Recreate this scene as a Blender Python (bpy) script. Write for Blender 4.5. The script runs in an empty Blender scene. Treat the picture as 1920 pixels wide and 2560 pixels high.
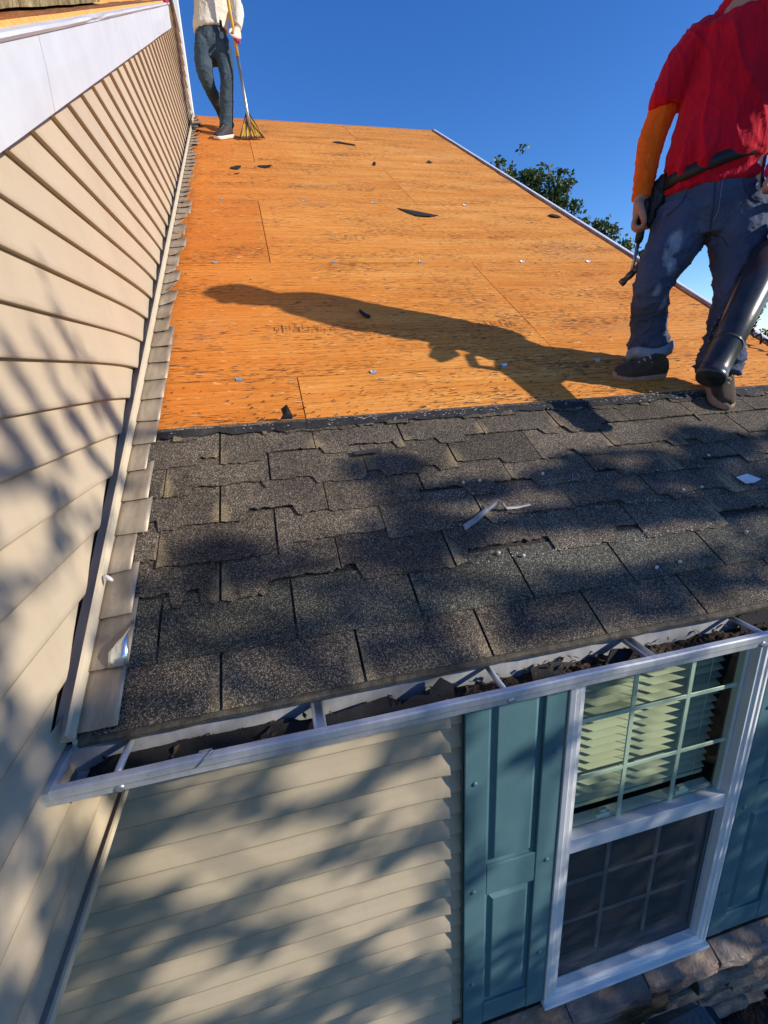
import bpy, bmesh, math, random
from mathutils import Vector, Matrix, noise

random.seed(11)
SC = bpy.context.scene
COL = SC.collection
PI = math.pi

# ------------------------------------------------------------------ camera
cam_d = bpy.data.cameras.new('camera')
cam = bpy.data.objects.new('camera', cam_d)
COL.objects.link(cam)
CAM = Vector((0.45268, -0.86126, 0.67428))
_r = Vector((0.96947243, -0.24049578, -0.04780166))
_u = Vector((0.11698949, 0.28234865, 0.95215162))
_f = Vector((0.21549171, 0.92867703, -0.30186471))
cam.matrix_world = Matrix(((_r.x, _u.x, -_f.x, CAM.x), (_r.y, _u.y, -_f.y, CAM.y),
                           (_r.z, _u.z, -_f.z, CAM.z), (0, 0, 0, 1)))
cam_d.sensor_fit = 'VERTICAL'
cam_d.sensor_height = 24.0
cam_d.sensor_width = 18.0
cam_d.lens = 1168.9 / 2560 * 24.0
cam_d.clip_start = 0.02
cam_d.clip_end = 2000
SC.camera = cam

# ------------------------------------------------------------------ light
SUN = Vector((1.0, -0.53, 0.505)).normalized()
sun_el = math.asin(SUN.z)
sun_rot = math.atan2(SUN.x, SUN.y)
w = bpy.data.worlds.new('World')
SC.world = w
w.use_nodes = True
nt = w.node_tree
nt.nodes.clear()
sky = nt.nodes.new('ShaderNodeTexSky')
sky.sky_type = 'NISHITA'
sky.sun_disc = False
sky.sun_elevation = sun_el
sky.sun_rotation = sun_rot
sky.altitude = 300
sky.air_density = 1.0
sky.dust_density = 0.0
sky.ozone_density = 5.0
bg = nt.nodes.new('ShaderNodeBackground')
bg.inputs[1].default_value = 0.15
wo = nt.nodes.new('ShaderNodeOutputWorld')
hs = nt.nodes.new('ShaderNodeHueSaturation')
hs.inputs['Saturation'].default_value = 1.2
hs.inputs['Hue'].default_value = 0.512
nt.links.new(sky.outputs[0], hs.inputs['Color'])
nt.links.new(hs.outputs[0], bg.inputs[0])
nt.links.new(bg.outputs[0], wo.inputs[0])

sl = bpy.data.lights.new('sun', 'SUN')
sl.energy = 4.3
sl.angle = math.radians(0.53)
sl.color = (1.0, 0.91, 0.78)
so = bpy.data.objects.new('sun', sl)
so.rotation_euler = SUN.to_track_quat('Z', 'Y').to_euler()
so.location = (8, -4, 6)
COL.objects.link(so)

SC.view_settings.view_transform = 'Standard'
SC.view_settings.look = 'None'
SC.view_settings.exposure = 0.34
SC.view_settings.gamma = 1
SC.view_settings.use_curve_mapping = False
SC.render.engine = 'CYCLES'
SC.cycles.max_bounces = 8
SC.cycles.transparent_max_bounces = 12
SC.cycles.caustics_reflective = False
SC.cycles.caustics_refractive = False

# ------------------------------------------------------------------ helpers
TH = math.radians(30.13)
CT, ST, TT = math.cos(TH), math.sin(TH), math.tan(TH)


def R(u, v, h=0.0):
    """point on the lower roof: u along the eave, v up the slope, h above the deck"""
    return Vector((u, v * CT - h * ST, v * ST + h * CT))


def link(name, me, mat=None, parent=None):
    o = bpy.data.objects.new(name, me)
    COL.objects.link(o)
    if mat is not None and me is not None and not me.materials:
        me.materials.append(mat)
    if parent is not None:
        o.parent = parent
        o.matrix_parent_inverse = parent.matrix_world.inverted()
    return o


def tag(o, label=None, cat=None, group=None, kind=None):
    if label: o['label'] = label
    if cat: o['category'] = cat
    if group: o['group'] = group
    if kind: o['kind'] = kind
    return o


def thing(name, label, cat, loc=(0, 0, 0), group=None):
    o = bpy.data.objects.new(name, None)
    COL.objects.link(o)
    o.location = loc
    o.empty_display_size = 0.1
    o.matrix_world = Matrix.Translation(Vector(loc))
    return tag(o, label, cat, group)


class MB:
    def __init__(s):
        s.v, s.f, s.uv, s.mi, s.sm = [], [], [], [], []

    def add(s, vs, fs, uvs=None, mi=0, smooth=False):
        b = len(s.v)
        s.v += [tuple(p) for p in vs]
        for i, f in enumerate(fs):
            s.f.append([b + k for k in f])
            s.uv.append(uvs[i] if uvs else None)
            s.mi.append(mi)
            s.sm.append(smooth)
        return b

    def hexa(s, p, mi=0):
        """8 corners: 0-3 bottom loop, 4-7 top loop"""
        s.add(p, [(0, 3, 2, 1), (4, 5, 6, 7), (0, 1, 5, 4), (1, 2, 6, 5), (2, 3, 7, 6), (3, 0, 4, 7)], mi=mi)

    def box(s, a, b, mi=0):
        x0, y0, z0 = a
        x1, y1, z1 = b
        s.hexa([(x0, y0, z0), (x1, y0, z0), (x1, y1, z0), (x0, y1, z0),
                (x0, y0, z1), (x1, y0, z1), (x1, y1, z1), (x0, y1, z1)], mi)

    def rbox(s, u0, u1, v0, v1, h0, h1, mi=0):
        s.hexa([R(u0, v0, h0), R(u1, v0, h0), R(u1, v1, h0), R(u0, v1, h0),
                R(u0, v0, h1), R(u1, v0, h1), R(u1, v1, h1), R(u0, v1, h1)], mi)

    def grid(s, rows, uvrows=None, close=False, smooth=False, mi=0):
        n = len(rows[0])
        vs = [p for r in rows for p in r]
        fs, uvs = [], []
        for i in range(len(rows) - 1):
            for j in range(n if close else n - 1):
                k = (j + 1) % n
                fs.append((i * n + j, i * n + k, (i + 1) * n + k, (i + 1) * n + j))
                if uvrows:
                    uvs.append([uvrows[i][j], uvrows[i][k], uvrows[i + 1][k], uvrows[i + 1][j]])
        return s.add(vs, fs, uvs if uvrows else None, mi, smooth)

    def tube(s, pts, rad, n=8, mi=0, caps=True, smooth=True):
        pts = [Vector(p) for p in pts]
        if not isinstance(rad, (list, tuple)):
            rad = [rad] * len(pts)
        rows = []
        ref = None
        for i, p in enumerate(pts):
            t = (pts[min(i + 1, len(pts) - 1)] - pts[max(i - 1, 0)]).normalized()
            if ref is None:
                ref = t.orthogonal().normalized()
            ref = (ref - t * ref.dot(t)).normalized()
            b = t.cross(ref)
            rows.append([p + (ref * math.cos(2 * PI * k / n) + b * math.sin(2 * PI * k / n)) * rad[i] for k in range(n)])
        base = s.grid(rows, close=True, smooth=smooth, mi=mi)
        if caps:
            s.f.append([base + k for k in range(n)][::-1]); s.uv.append(None); s.mi.append(mi); s.sm.append(False)
            e = base + (len(pts) - 1) * n
            s.f.append([e + k for k in range(n)]); s.uv.append(None); s.mi.append(mi); s.sm.append(False)

    def build(s, name, mats, parent=None, fix=True):
        me = bpy.data.meshes.new(name)
        me.from_pydata(s.v, [], s.f)
        if any(u for u in s.uv):
            l = me.uv_layers.new(name='UVMap')
            for p, u in zip(me.polygons, s.uv):
                if u:
                    for li, q in zip(p.loop_indices, u):
                        l.data[li].uv = q
        if not isinstance(mats, (list, tuple)):
            mats = [mats]
        for m in mats:
            me.materials.append(m)
        for p, mi, sm in zip(me.polygons, s.mi, s.sm):
            p.material_index = mi
            p.use_smooth = sm
        if fix:
            bm = bmesh.new(); bm.from_mesh(me)
            bmesh.ops.recalc_face_normals(bm, faces=bm.faces)
            bm.to_mesh(me); bm.free()
        me.update()
        return link(name, me, None, parent)


def bevel(o, w=0.002, seg=1):
    m = o.modifiers.new('bevel', 'BEVEL')
    m.width = w; m.segments = seg; m.limit_method = 'ANGLE'
    return o


# ------------------------------------------------------------------ materials
class NT:
    def __init__(s, name):
        s.m = bpy.data.materials.new(name)
        s.m.use_nodes = True
        s.t = s.m.node_tree
        s.bsdf = s.t.nodes['Principled BSDF']
        s.out = s.t.nodes['Material Output']

    def n(s, typ, **kw):
        nd = s.t.nodes.new(typ)
        for k, v in kw.items():
            setattr(nd, k, v)
        return nd

    def l(s, a, b):
        s.t.links.new(a, b)

    def coord(s, kind='Object', scale=(1, 1, 1), rot=(0, 0, 0), loc=(0, 0, 0)):
        c = s.n('ShaderNodeTexCoord')
        mp = s.n('ShaderNodeMapping')
        mp.inputs['Scale'].default_value = scale
        mp.inputs['Rotation'].default_value = rot
        mp.inputs['Location'].default_value = loc
        s.l(c.outputs[kind], mp.inputs[0])
        return mp.outputs[0]

    def noise(s, vec, scale, detail=4, rough=0.55, dist=0.0):
        nd = s.n('ShaderNodeTexNoise')
        nd.inputs['Scale'].default_value = scale
        nd.inputs['Detail'].default_value = detail
        nd.inputs['Roughness'].default_value = rough
        nd.inputs['Distortion'].default_value = dist
        s.l(vec, nd.inputs['Vector'])
        return nd.outputs['Fac']

    def ramp(s, fac, stops):
        r = s.n('ShaderNodeValToRGB')
        e = r.color_ramp.elements
        while len(e) < len(stops):
            e.new(0.5)
        for k, (p, c) in enumerate(stops):
            e[k].position = p
            e[k].color = (c, c, c, 1) if isinstance(c, (int, float)) else (*c, 1)
        s.l(fac, r.inputs[0])
        return r.outputs[0]

    def mix(s, fac, a, b, mode='MIX'):
        m = s.n('ShaderNodeMix', data_type='RGBA', blend_type=mode)
        for sock, v in ((m.inputs[0], fac), (m.inputs[6], a), (m.inputs[7], b)):
            if isinstance(v, (int, float)):
                sock.default_value = v if sock.type == 'VALUE' else (v, v, v, 1)
            elif isinstance(v, (tuple, list)):
                sock.default_value = (*v, 1)
            else:
                s.l(v, sock)
        return m.outputs[2]

    def math(s, op, a, b=None):
        m = s.n('ShaderNodeMath', operation=op)
        for sock, v in ((m.inputs[0], a), (m.inputs[1], b)):
            if v is None: continue
            if isinstance(v, (int, float)): sock.default_value = v
            else: s.l(v, sock)
        return m.outputs[0]

    def bump(s, h, strength=0.3, dist=0.01, prev=None):
        b = s.n('ShaderNodeBump')
        b.inputs['Strength'].default_value = strength
        b.inputs['Distance'].default_value = dist
        s.l(h, b.inputs['Height'])
        if prev is not None: s.l(prev, b.inputs['Normal'])
        s.l(b.outputs[0], s.bsdf.inputs['Normal'])
        return b.outputs[0]

    def rand(s):
        return s.n('ShaderNodeObjectInfo').outputs['Random']

    def set(s, color=None, rough=None, metal=None, spec=None):
        for k, v in (('Base Color', color), ('Roughness', rough), ('Metallic', metal), ('Specular IOR Level', spec)):
            if v is None: continue
            if isinstance(v, (int, float)): s.bsdf.inputs[k].default_value = v
            elif isinstance(v, tuple): s.bsdf.inputs[k].default_value = (*v, 1)
            else: s.l(v, s.bsdf.inputs[k])
        return s


def plain(name, c, rough=0.6, var=0.12, scale=12, metal=0.0, spec=0.4, bump=0.15, bscale=60, bdist=0.002, stretch=(1, 1, 1)):
    t = NT(name)
    v = t.coord('Object', stretch)
    n1 = t.noise(v, scale, 5)
    dark = tuple(x * (1 - var) for x in c)
    lite = tuple(min(1, x * (1 + var)) for x in c)
    t.set(t.ramp(n1, [(0.3, dark), (0.7, lite)]), rough, metal, spec)
    if bump:
        t.bump(t.noise(v, bscale, 3), bump, bdist)
    return t.m


M = {}


def mat_siding(name, c):
    t = NT(name)
    v = t.coord('Object')
    big = t.noise(v, 2.2, 5)
    col = t.ramp(big, [(0.3, tuple(x * 0.93 for x in c)), (0.72, tuple(x * 1.04 for x in c))])
    # light mildew / dust streaks
    st = t.noise(t.coord('Object', (5, 5, 1.2)), 3.0, 6, 0.65)
    col = t.mix(t.ramp(st, [(0.52, 0.0), (0.8, 0.22)]), col, (c[0] * .62, c[1] * .62, c[2] * .6))
    fine = t.noise(v, 900, 2)
    col = t.mix(0.12, col, t.ramp(fine, [(0.3, 0.55), (0.7, 1.0)]), 'MULTIPLY')
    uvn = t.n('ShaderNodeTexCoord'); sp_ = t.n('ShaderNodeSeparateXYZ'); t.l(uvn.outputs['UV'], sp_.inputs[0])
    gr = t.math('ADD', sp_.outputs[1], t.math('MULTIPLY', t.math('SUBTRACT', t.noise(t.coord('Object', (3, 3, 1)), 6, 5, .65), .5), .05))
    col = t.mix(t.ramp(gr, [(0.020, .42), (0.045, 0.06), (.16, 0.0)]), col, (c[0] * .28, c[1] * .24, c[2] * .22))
    sc_ = t.noise(t.coord('Object', (9, 9, 1)), 4, 6, .7, .6)
    col = t.mix(t.ramp(sc_, [(.70, 0), (.78, .20)]), col, (c[0] * .5, c[1] * .47, c[2] * .45))
    t.set(col, 0.55, 0, 0.35)
    b = t.bump(t.noise(t.coord('Object', (1, 1, 6)), 45, 4), 0.10, 0.002)
    t.bump(t.noise(v, 3.0, 2), 0.25, 0.006, b)
    return t.m


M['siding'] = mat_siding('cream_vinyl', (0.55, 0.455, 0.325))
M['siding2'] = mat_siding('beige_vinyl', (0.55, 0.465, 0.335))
M['trim_cream'] = plain('cream_trim', (0.66, 0.57, 0.42), 0.5, 0.06, 6)
M['white'] = plain('white_vinyl', (0.78, 0.79, 0.80), 0.4, 0.04, 5, spec=0.45, bump=0.05)
M['fascia'] = plain('white_painted_metal', (0.60, 0.625, 0.66), 0.45, 0.06, 8, bump=0.12, bscale=220)
M['dark'] = plain('dark_wood', (0.035, 0.026, 0.02), 0.9, 0.3, 10)
M['sheath'] = plain('brown_sheathing', (0.16, 0.10, 0.06), 0.85, 0.3, 10)


def mat_plywood(name, a, b, c, seedshift=0.0, fleck=0.585):
    t = NT(name)
    tc = t.n('ShaderNodeTexCoord')
    rnd = t.rand()
    off = t.n('ShaderNodeCombineXYZ')
    t.l(t.math('MULTIPLY', rnd, 37.0), off.inputs[0])
    t.l(t.math('MULTIPLY', rnd, 11.0), off.inputs[1])
    ad = t.n('ShaderNodeVectorMath', operation='ADD')
    t.l(tc.outputs['UV'], ad.inputs[0]); t.l(off.outputs[0], ad.inputs[1])

    def mp(scale):
        m = t.n('ShaderNodeMapping'); m.inputs['Scale'].default_value = scale
        t.l(ad.outputs[0], m.inputs[0]); return m.outputs[0]
    base = t.noise(mp((0.35, 2.4, 1)), 3.0, 6, 0.6, 0.8)
    col = t.ramp(base, [(0.28, a), (0.5, b), (0.75, c)])
    # growth-ring figure of rotary cut veneer
    ring = t.n('ShaderNodeTexWave', wave_type='BANDS', bands_direction='Y')
    ring.inputs['Scale'].default_value = 7.0
    ring.inputs['Distortion'].default_value = 9.0
    ring.inputs['Detail'].default_value = 3.0
    ring.inputs['Detail Scale'].default_value = 0.7
    t.l(mp((0.28, 1.5, 1)), ring.inputs[0])
    col = t.mix(t.ramp(ring.outputs['Fac'], [(0.35, 0.0), (1.0, 0.24)]), col, (a[0] * .70, a[1] * .55, a[2] * .5))
    # warm orange weathering that fades across the roof (a stain of the sheet, strongest by the wall)
    sep = t.n('ShaderNodeSeparateXYZ'); t.l(tc.outputs['UV'], sep.inputs[0])
    wv = t.math('ADD', sep.outputs[0], t.math('MULTIPLY', t.noise(mp((.5, 1.2, 1)), 1.6, 4), 1.3))
    col = t.mix(t.ramp(t.math('MULTIPLY', wv, .4), [(0.14, 0.85), (0.70, 0.0)]), col, (0.66, 0.175, 0.016))
    # long thin reddish grain lines
    gl = t.noise(mp((.9, 42, 1)), 2.2, 5, .62, .25)
    col = t.mix(t.ramp(gl, [(.52, 0.0), (.66, .45)]), col, (0.42, 0.13, 0.022))
    col = t.mix(t.ramp(gl, [(.30, .35), (.42, 0.0)]), col, (0.88, 0.50, 0.17))
    # fine fibres
    fib = t.noise(mp((1.6, 60, 1)), 3.0, 6, 0.7)
    col = t.mix(0.30, col, t.ramp(fib, [(0.30, 0.5), (0.6, 1.0)]), 'MULTIPLY')
    shp = t.ramp(rnd, [(0, (.93, .88, .80)), (.5, (1, 1, 1)), (1, (1.06, 1.08, 1.12))])
    col = t.mix(1.0, col, shp, 'MULTIPLY')
    # short black weather checks along the grain, denser in patches
    pat = t.noise(mp((1.1, 2.6, 1)), 1.6, 4, .62)
    fl = t.noise(mp((22, 170, 1)), 1.0, 1, 0.5, .4)
    fl2 = t.math('ADD', fl, t.math('MULTIPLY', t.math('SUBTRACT', pat, 0.5), 0.62))
    mask = t.ramp(fl2, [(fleck + .035, 0.0), (fleck + 0.065, 1.0)])
    col = t.mix(t.math('MULTIPLY', mask, 0.78), col, (0.035, 0.018, 0.012))
    cr = t.noise(mp((4.2, 95, 1)), 1.0, 3, 0.5)
    col = t.mix(t.math('MULTIPLY', t.ramp(cr, [(0.655, 0.0), (0.672, 1.0)]), 0.8), col, (0.05, 0.022, 0.012))
    # knots and dark blotches
    kn = t.noise(mp((2.2, 4.2, 1)), 1.5, 3)
    col = t.mix(t.ramp(kn, [(0.70, 0.0), (0.78, 0.55)]), col, (0.16, 0.055, 0.02))
    # dusty grey wear patches
    du = t.noise(mp((.8, 1.6, 1)), 1.3, 5, .6)
    col = t.mix(t.ramp(du, [(0.60, 0.0), (0.8, 0.35)]), col, (0.42, 0.27, 0.14))
    # pale raised lifts of the veneer
    lf = t.noise(mp((9, 22, 1)), 1.6, 4, .6)
    lm = t.ramp(lf, [(0.62, 0.0), (0.70, 1.0)])
    col = t.mix(t.math('MULTIPLY', lm, .55), col, (0.90, 0.55, 0.22))
    t.set(col, 0.78, 0, 0.25)
    b1 = t.bump(fib, 0.25, 0.003)
    b2 = t.bump(lf, 0.5, 0.012, b1)
    t.bump(mask, -0.6, 0.004, b2)
    return t.m


M['ply'] = mat_plywood('plywood_sheathing', (0.68, 0.235, 0.030), (0.80, 0.315, 0.054), (0.88, 0.41, 0.095))
M['ply_old'] = mat_plywood('old_brown_plywood', (0.22, 0.08, 0.03), (0.30, 0.12, 0.045), (0.38, 0.17, 0.07), fleck=.6)
M['ply_edge'] = plain('broken_plywood_edge', (0.70, 0.33, 0.08), 0.8, 0.3, 40, stretch=(1, 1, 6))


def mat_shingle(name, halo_on=True, base3=((0.054, 0.044, 0.034), (0.094, 0.077, 0.057), (0.148, 0.122, 0.086))):
    t = NT(name)
    v = t.coord('Object')
    uvn = t.n('ShaderNodeTexCoord')
    sep = t.n('ShaderNodeSeparateXYZ'); t.l(uvn.outputs['UV'], sep.inputs[0])
    rnd = t.rand()
    big = t.noise(v, 5, 5, .6)
    base = t.ramp(big, [(0.3, base3[0]), (0.55, base3[1]), (0.78, base3[2])])
    # grit: individual granules
    vo = t.n('ShaderNodeTexVoronoi'); vo.inputs['Scale'].default_value = 520; t.l(v, vo.inputs[0])
    hv = t.n('ShaderNodeSeparateColor'); t.l(vo.outputs['Color'], hv.inputs[0])
    g = t.ramp(hv.outputs[0], [(0.0, .3), (0.5, .7), (0.74, 1.3), (0.86, 2.8), (1.0, 4.2)])
    gm = t.mix(1.0, base, g, 'MULTIPLY')
    clump = t.noise(v, 120, 3, .6)
    gm = t.mix(.55, gm, t.ramp(clump, [(0.3, .45), (0.68, 1.5)]), 'MULTIPLY')
    # tan halo beside the cut-outs, where the granules kept their colour
    ex = t.math('MINIMUM', sep.outputs[0], t.math('SUBTRACT', 1.0, sep.outputs[0]))
    nz = t.math('MULTIPLY', t.math('SUBTRACT', t.noise(v, 26, 4), 0.5), 0.07)
    arch = t.math('MULTIPLY', t.math('POWER', t.math('MAXIMUM', t.math('SUBTRACT', sep.outputs[1], .30), 0.0), 2.0), .22)
    ex = t.math('ADD', t.math('ADD', ex, nz), arch)
    halo = t.ramp(ex, [(0.03, 0.9), (0.115, 0.0)])
    hf = t.math('MULTIPLY', halo, t.ramp(t.noise(v, 3.3, 2), [(0.43, 0.0), (0.54, 1.0)]))
    if halo_on:
        gm = t.mix(hf, gm, t.mix(1.0, (0.26, 0.20, 0.115), t.ramp(hv.outputs[0], [(0, .5), (.6, .9), (1, 2.0)]), 'MULTIPLY'))
    # worn lower edge crust
    edge = t.math('ADD', sep.outputs[1], t.math('MULTIPLY', t.math('SUBTRACT', t.noise(v, 20, 5), 0.5), 0.22))
    col = t.mix(t.ramp(edge, [(0.0, 0.12), (0.05, 0.0)]), gm, (0.12, 0.095, 0.065))
    # bald patches of smooth bitumen
    bald = t.noise(v, 7, 6, .65)
    col = t.mix(t.ramp(bald, [(0.66, 0.0), (0.72, 0.85)]), col, (0.024, 0.022, 0.025))
    hl = t.math('ADD', sep.outputs[1], t.math('MULTIPLY', t.math('SUBTRACT', t.noise(v, 30, 4), 0.5), 0.10))
    col = t.mix(t.ramp(hl, [(1.00, 0.0), (1.05, .9)]), col, (0.016, 0.016, 0.021))
    tint = t.ramp(rnd, [(0, .80), (1, 1.2)])
    col = t.mix(1.0, col, tint, 'MULTIPLY')
    t.set(col, 0.9, 0, 0.3)
    b = t.bump(vo.outputs['Distance'], 0.5, 0.003)
    t.bump(big, 0.4, 0.012, b)
    return t.m


M['shingle_clean'] = mat_shingle('olive_grey_shingle', False, ((0.050, 0.048, 0.038), (0.076, 0.073, 0.057), (0.105, 0.100, 0.078)))
M['shingle'] = mat_shingle('asphalt_shingle')


def mat_felt():
    t = NT('bitumen_felt')
    v = t.coord('Object')
    n1 = t.noise(v, 9, 6, .65)
    col = t.ramp(n1, [(0.3, (0.011, 0.011, 0.012)), (0.6, (0.030, 0.028, 0.028)), (0.85, (0.075, 0.068, 0.06))])
    n2 = t.noise(v, 160, 3)
    col = t.mix(t.ramp(n2, [(0.62, 0), (0.72, .8)]), col, (0.16, 0.15, 0.14))
    t.set(col, 0.75, 0, 0.35)
    b = t.bump(n1, 0.6, 0.012)
    t.bump(n2, 0.4, 0.003, b)
    return t.m


M['felt'] = mat_felt()
M['scrap'] = plain('black_shingle_scrap', (0.019, 0.018, 0.019), 0.85, 0.35, 30, bump=.5, bscale=260, bdist=.003)
M['scrap_grey'] = plain('grey_shingle_scrap', (0.055, 0.050, 0.045), 0.9, 0.35, 60, bump=.6, bscale=260, bdist=.004)


def mat_metal(name, c, rough, metal=0.75, var=.25):
    t = NT(name)
    v = t.coord('Object')
    n1 = t.noise(t.coord('Object', (14, 3, 3)), 3, 6, .6)
    col = t.ramp(n1, [(0.3, tuple(x * (1 - var) for x in c)), (0.7, tuple(min(1, x * (1 + var)) for x in c))])
    n2 = t.noise(v, 55, 5, .7)
    col = t.mix(t.ramp(n2, [(0.60, 0), (0.75, .5)]), col, (c[0] * .4, c[1] * .36, c[2] * .32))
    t.set(col, t.math('ADD', t.math('MULTIPLY', n1, .25), rough - .12), metal, .5)
    t.bump(n1, .12, .004)
    return t.m


M['flash'] = mat_metal('dull_tan_flashing', (0.37, 0.305, 0.225), 0.5, .3)
M['flash_bright'] = mat_metal('bright_flashing_back', (0.72, 0.78, 0.86), 0.25, .9, .08)
M['gutter'] = mat_metal('weathered_aluminium', (0.55, 0.565, 0.58), 0.5, .3, .12)
M['galv'] = mat_metal('galvanised_clip', (0.62, 0.64, 0.66), 0.35, .8, .2)
M['nail'] = plain('pale_nail_head', (0.62, 0.62, 0.58), 0.5, .1, 80, spec=.5)
M['rust'] = plain('rusty_trim_edge', (0.30, 0.13, 0.07), 0.8, .4, 30, bump=.3)


def mat_shutter():
    t = NT('teal_vinyl_shutter')
    v = t.coord('Object')
    wv = t.n('ShaderNodeTexWave', wave_type='BANDS', bands_direction='X')
    wv.inputs['Scale'].default_value = 24
    wv.inputs['Distortion'].default_value = 7
    wv.inputs['Detail'].default_value = 3
    wv.inputs['Detail Scale'].default_value = 1.2
    t.l(t.coord('Object', (1, 1, .16)), wv.inputs[0])
    n1 = t.noise(v, 6, 5)
    col = t.ramp(n1, [(.3, (0.078, 0.170, 0.202)), (.75, (0.105, 0.212, 0.242))])
    col = t.mix(t.ramp(t.noise(t.coord('Object', (6, 6, 1)), 5, 5, .6), [(.6, 0), (.85, .25)]), col, (.2, .27, .27))
    t.set(col, .5, 0, .4)
    t.bump(wv.outputs['Fac'], .14, .0006)
    return t.m


M['teal'] = mat_shutter()


def mat_stone(name, a, b, c):
    t = NT(name)
    v = t.coord('Object')
    rnd = t.rand()
    n1 = t.noise(v, 7, 7, .65)
    col = t.ramp(n1, [(.3, a), (.5, b), (.72, c)])
    col = t.mix(t.ramp(t.noise(v, 2.3, 3), [(.5, 0), (.75, .5)]), col, (0.33, 0.22, 0.12))
    tint = t.ramp(rnd, [(0, (.75, .78, .82)), (.5, (1, 1, 1)), (1, (1.2, 1.05, .86))])
    col = t.mix(1.0, col, tint, 'MULTIPLY')
    t.set(col, .9, 0, .25)
    b1 = t.bump(n1, 1.0, .035)
    t.bump(t.noise(v, 55, 6, .7), .8, .010, b1)
    return t.m


M['stone'] = mat_stone('ledge_stone', (0.17, 0.14, 0.12), (0.27, 0.235, 0.20), (0.38, 0.34, 0.29))
M['cap'] = mat_stone('stone_sill', (0.19, 0.16, 0.145), (0.30, 0.25, 0.225), (0.40, 0.35, 0.315))
M['mulch'] = plain('dark_mulch', (0.022, 0.018, 0.014), .95, .5, 30, bump=1.0, bscale=40, bdist=.04)
M['debris'] = plain('gutter_dirt', (0.035, 0.026, 0.018), .95, .6, 60, bump=1.0, bscale=120, bdist=.01)
M['blacktarp'] = plain('black_plastic_sheet', (0.012, 0.012, 0.014), .32, .3, 8, spec=.55, bump=.4, bscale=25, bdist=.01)


def mat_glass(name, tint, rough=0.02, mixmin=0.06, mixmax=.9):
    t = NT(name)
    tr = t.n('ShaderNodeBsdfTransparent'); tr.inputs[0].default_value = (*tint, 1)
    gl = t.n('ShaderNodeBsdfGlossy'); gl.inputs['Roughness'].default_value = rough
    gl.inputs[0].default_value = (1, 1, 1, 1)
    lw = t.n('ShaderNodeLayerWeight'); lw.inputs[0].default_value = .5
    fc = t.math('ADD', t.math('MULTIPLY', t.math('POWER', lw.outputs['Facing'], 4.0), .85), .045)
    ms = t.n('ShaderNodeMixShader')
    t.l(fc, ms.inputs[0]); t.l(tr.outputs[0], ms.inputs[1]); t.l(gl.outputs[0], ms.inputs[2])
    t.l(ms.outputs[0], t.out.inputs[0])
    return t.m


M['glass'] = mat_glass('window_glass', (.86, .95, .84))


def mat_screen():
    t = NT('insect_screen')
    tr = t.n('ShaderNodeBsdfTransparent')
    df = t.n('ShaderNodeBsdfDiffuse'); df.inputs[0].default_value = (.085, .092, .10, 1)
    n = t.noise(t.coord('Object'), 8, 4)
    ms = t.n('ShaderNodeMixShader')
    t.l(t.ramp(n, [(.3, .60), (.7, .68)]), ms.inputs[0])
    t.l(tr.outputs[0], ms.inputs[1]); t.l(df.outputs[0], ms.inputs[2])
    t.l(ms.outputs[0], t.out.inputs[0])
    return t.m


M['screen'] = mat_screen()
M['blind'] = plain('cream_blind_slat', (0.58, 0.57, 0.46), .5, .05, 5, bump=0)
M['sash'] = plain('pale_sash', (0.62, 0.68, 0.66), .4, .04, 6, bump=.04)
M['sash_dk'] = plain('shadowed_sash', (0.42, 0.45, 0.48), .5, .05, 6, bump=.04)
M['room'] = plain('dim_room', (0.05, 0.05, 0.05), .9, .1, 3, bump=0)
M['tape'] = plain('silvery_release_strip', (0.30, 0.285, 0.265), .4, .3, 30, spec=.6)
M['paper'] = plain('white_paper_scrap', (0.75, 0.74, 0.72), .7, .08, 30)


def mat_denim(name, c, wear, patches=()):
    t = NT(name)
    v = t.coord('Object')
    n1 = t.noise(v, 7, 5, .6)
    col = t.ramp(n1, [(.3, tuple(x * .72 for x in c)), (.7, tuple(x * 1.25 for x in c))])
    wv = t.n('ShaderNodeTexWave', wave_type='BANDS', bands_direction='DIAGONAL')
    wv.inputs['Scale'].default_value = 260
    wv.inputs['Distortion'].default_value = 2
    t.l(v, wv.inputs[0])
    col = t.mix(.25, col, t.ramp(wv.outputs['Fac'], [(0, .6), (1, 1.25)]), 'MULTIPLY')
    wn = t.noise(t.coord('Object', (1, 1, .6)), 11, 5, .6)
    col = t.mix(t.ramp(wn, [(.56, 0), (.78, .55)]), col, wear)
    for (px, py, pz, pr) in patches:      # sunlit patches on the thigh and shin, painted into the denim colour
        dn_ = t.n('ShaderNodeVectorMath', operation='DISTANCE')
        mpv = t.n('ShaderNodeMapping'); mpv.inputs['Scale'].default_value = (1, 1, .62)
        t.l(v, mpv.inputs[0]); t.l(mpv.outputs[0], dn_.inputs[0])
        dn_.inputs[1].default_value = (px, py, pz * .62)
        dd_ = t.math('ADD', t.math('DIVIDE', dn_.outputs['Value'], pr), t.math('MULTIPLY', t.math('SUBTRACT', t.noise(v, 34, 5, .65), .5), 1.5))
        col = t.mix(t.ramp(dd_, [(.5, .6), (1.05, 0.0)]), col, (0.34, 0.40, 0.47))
    t.set(col, .9, 0, .2)
    b = t.bump(wv.outputs['Fac'], .12, .001)
    t.bump(t.noise(t.coord('Object', (1, 1, 1.7)), 30, 5, .65), .6, .012, b)
    return t.m


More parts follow.
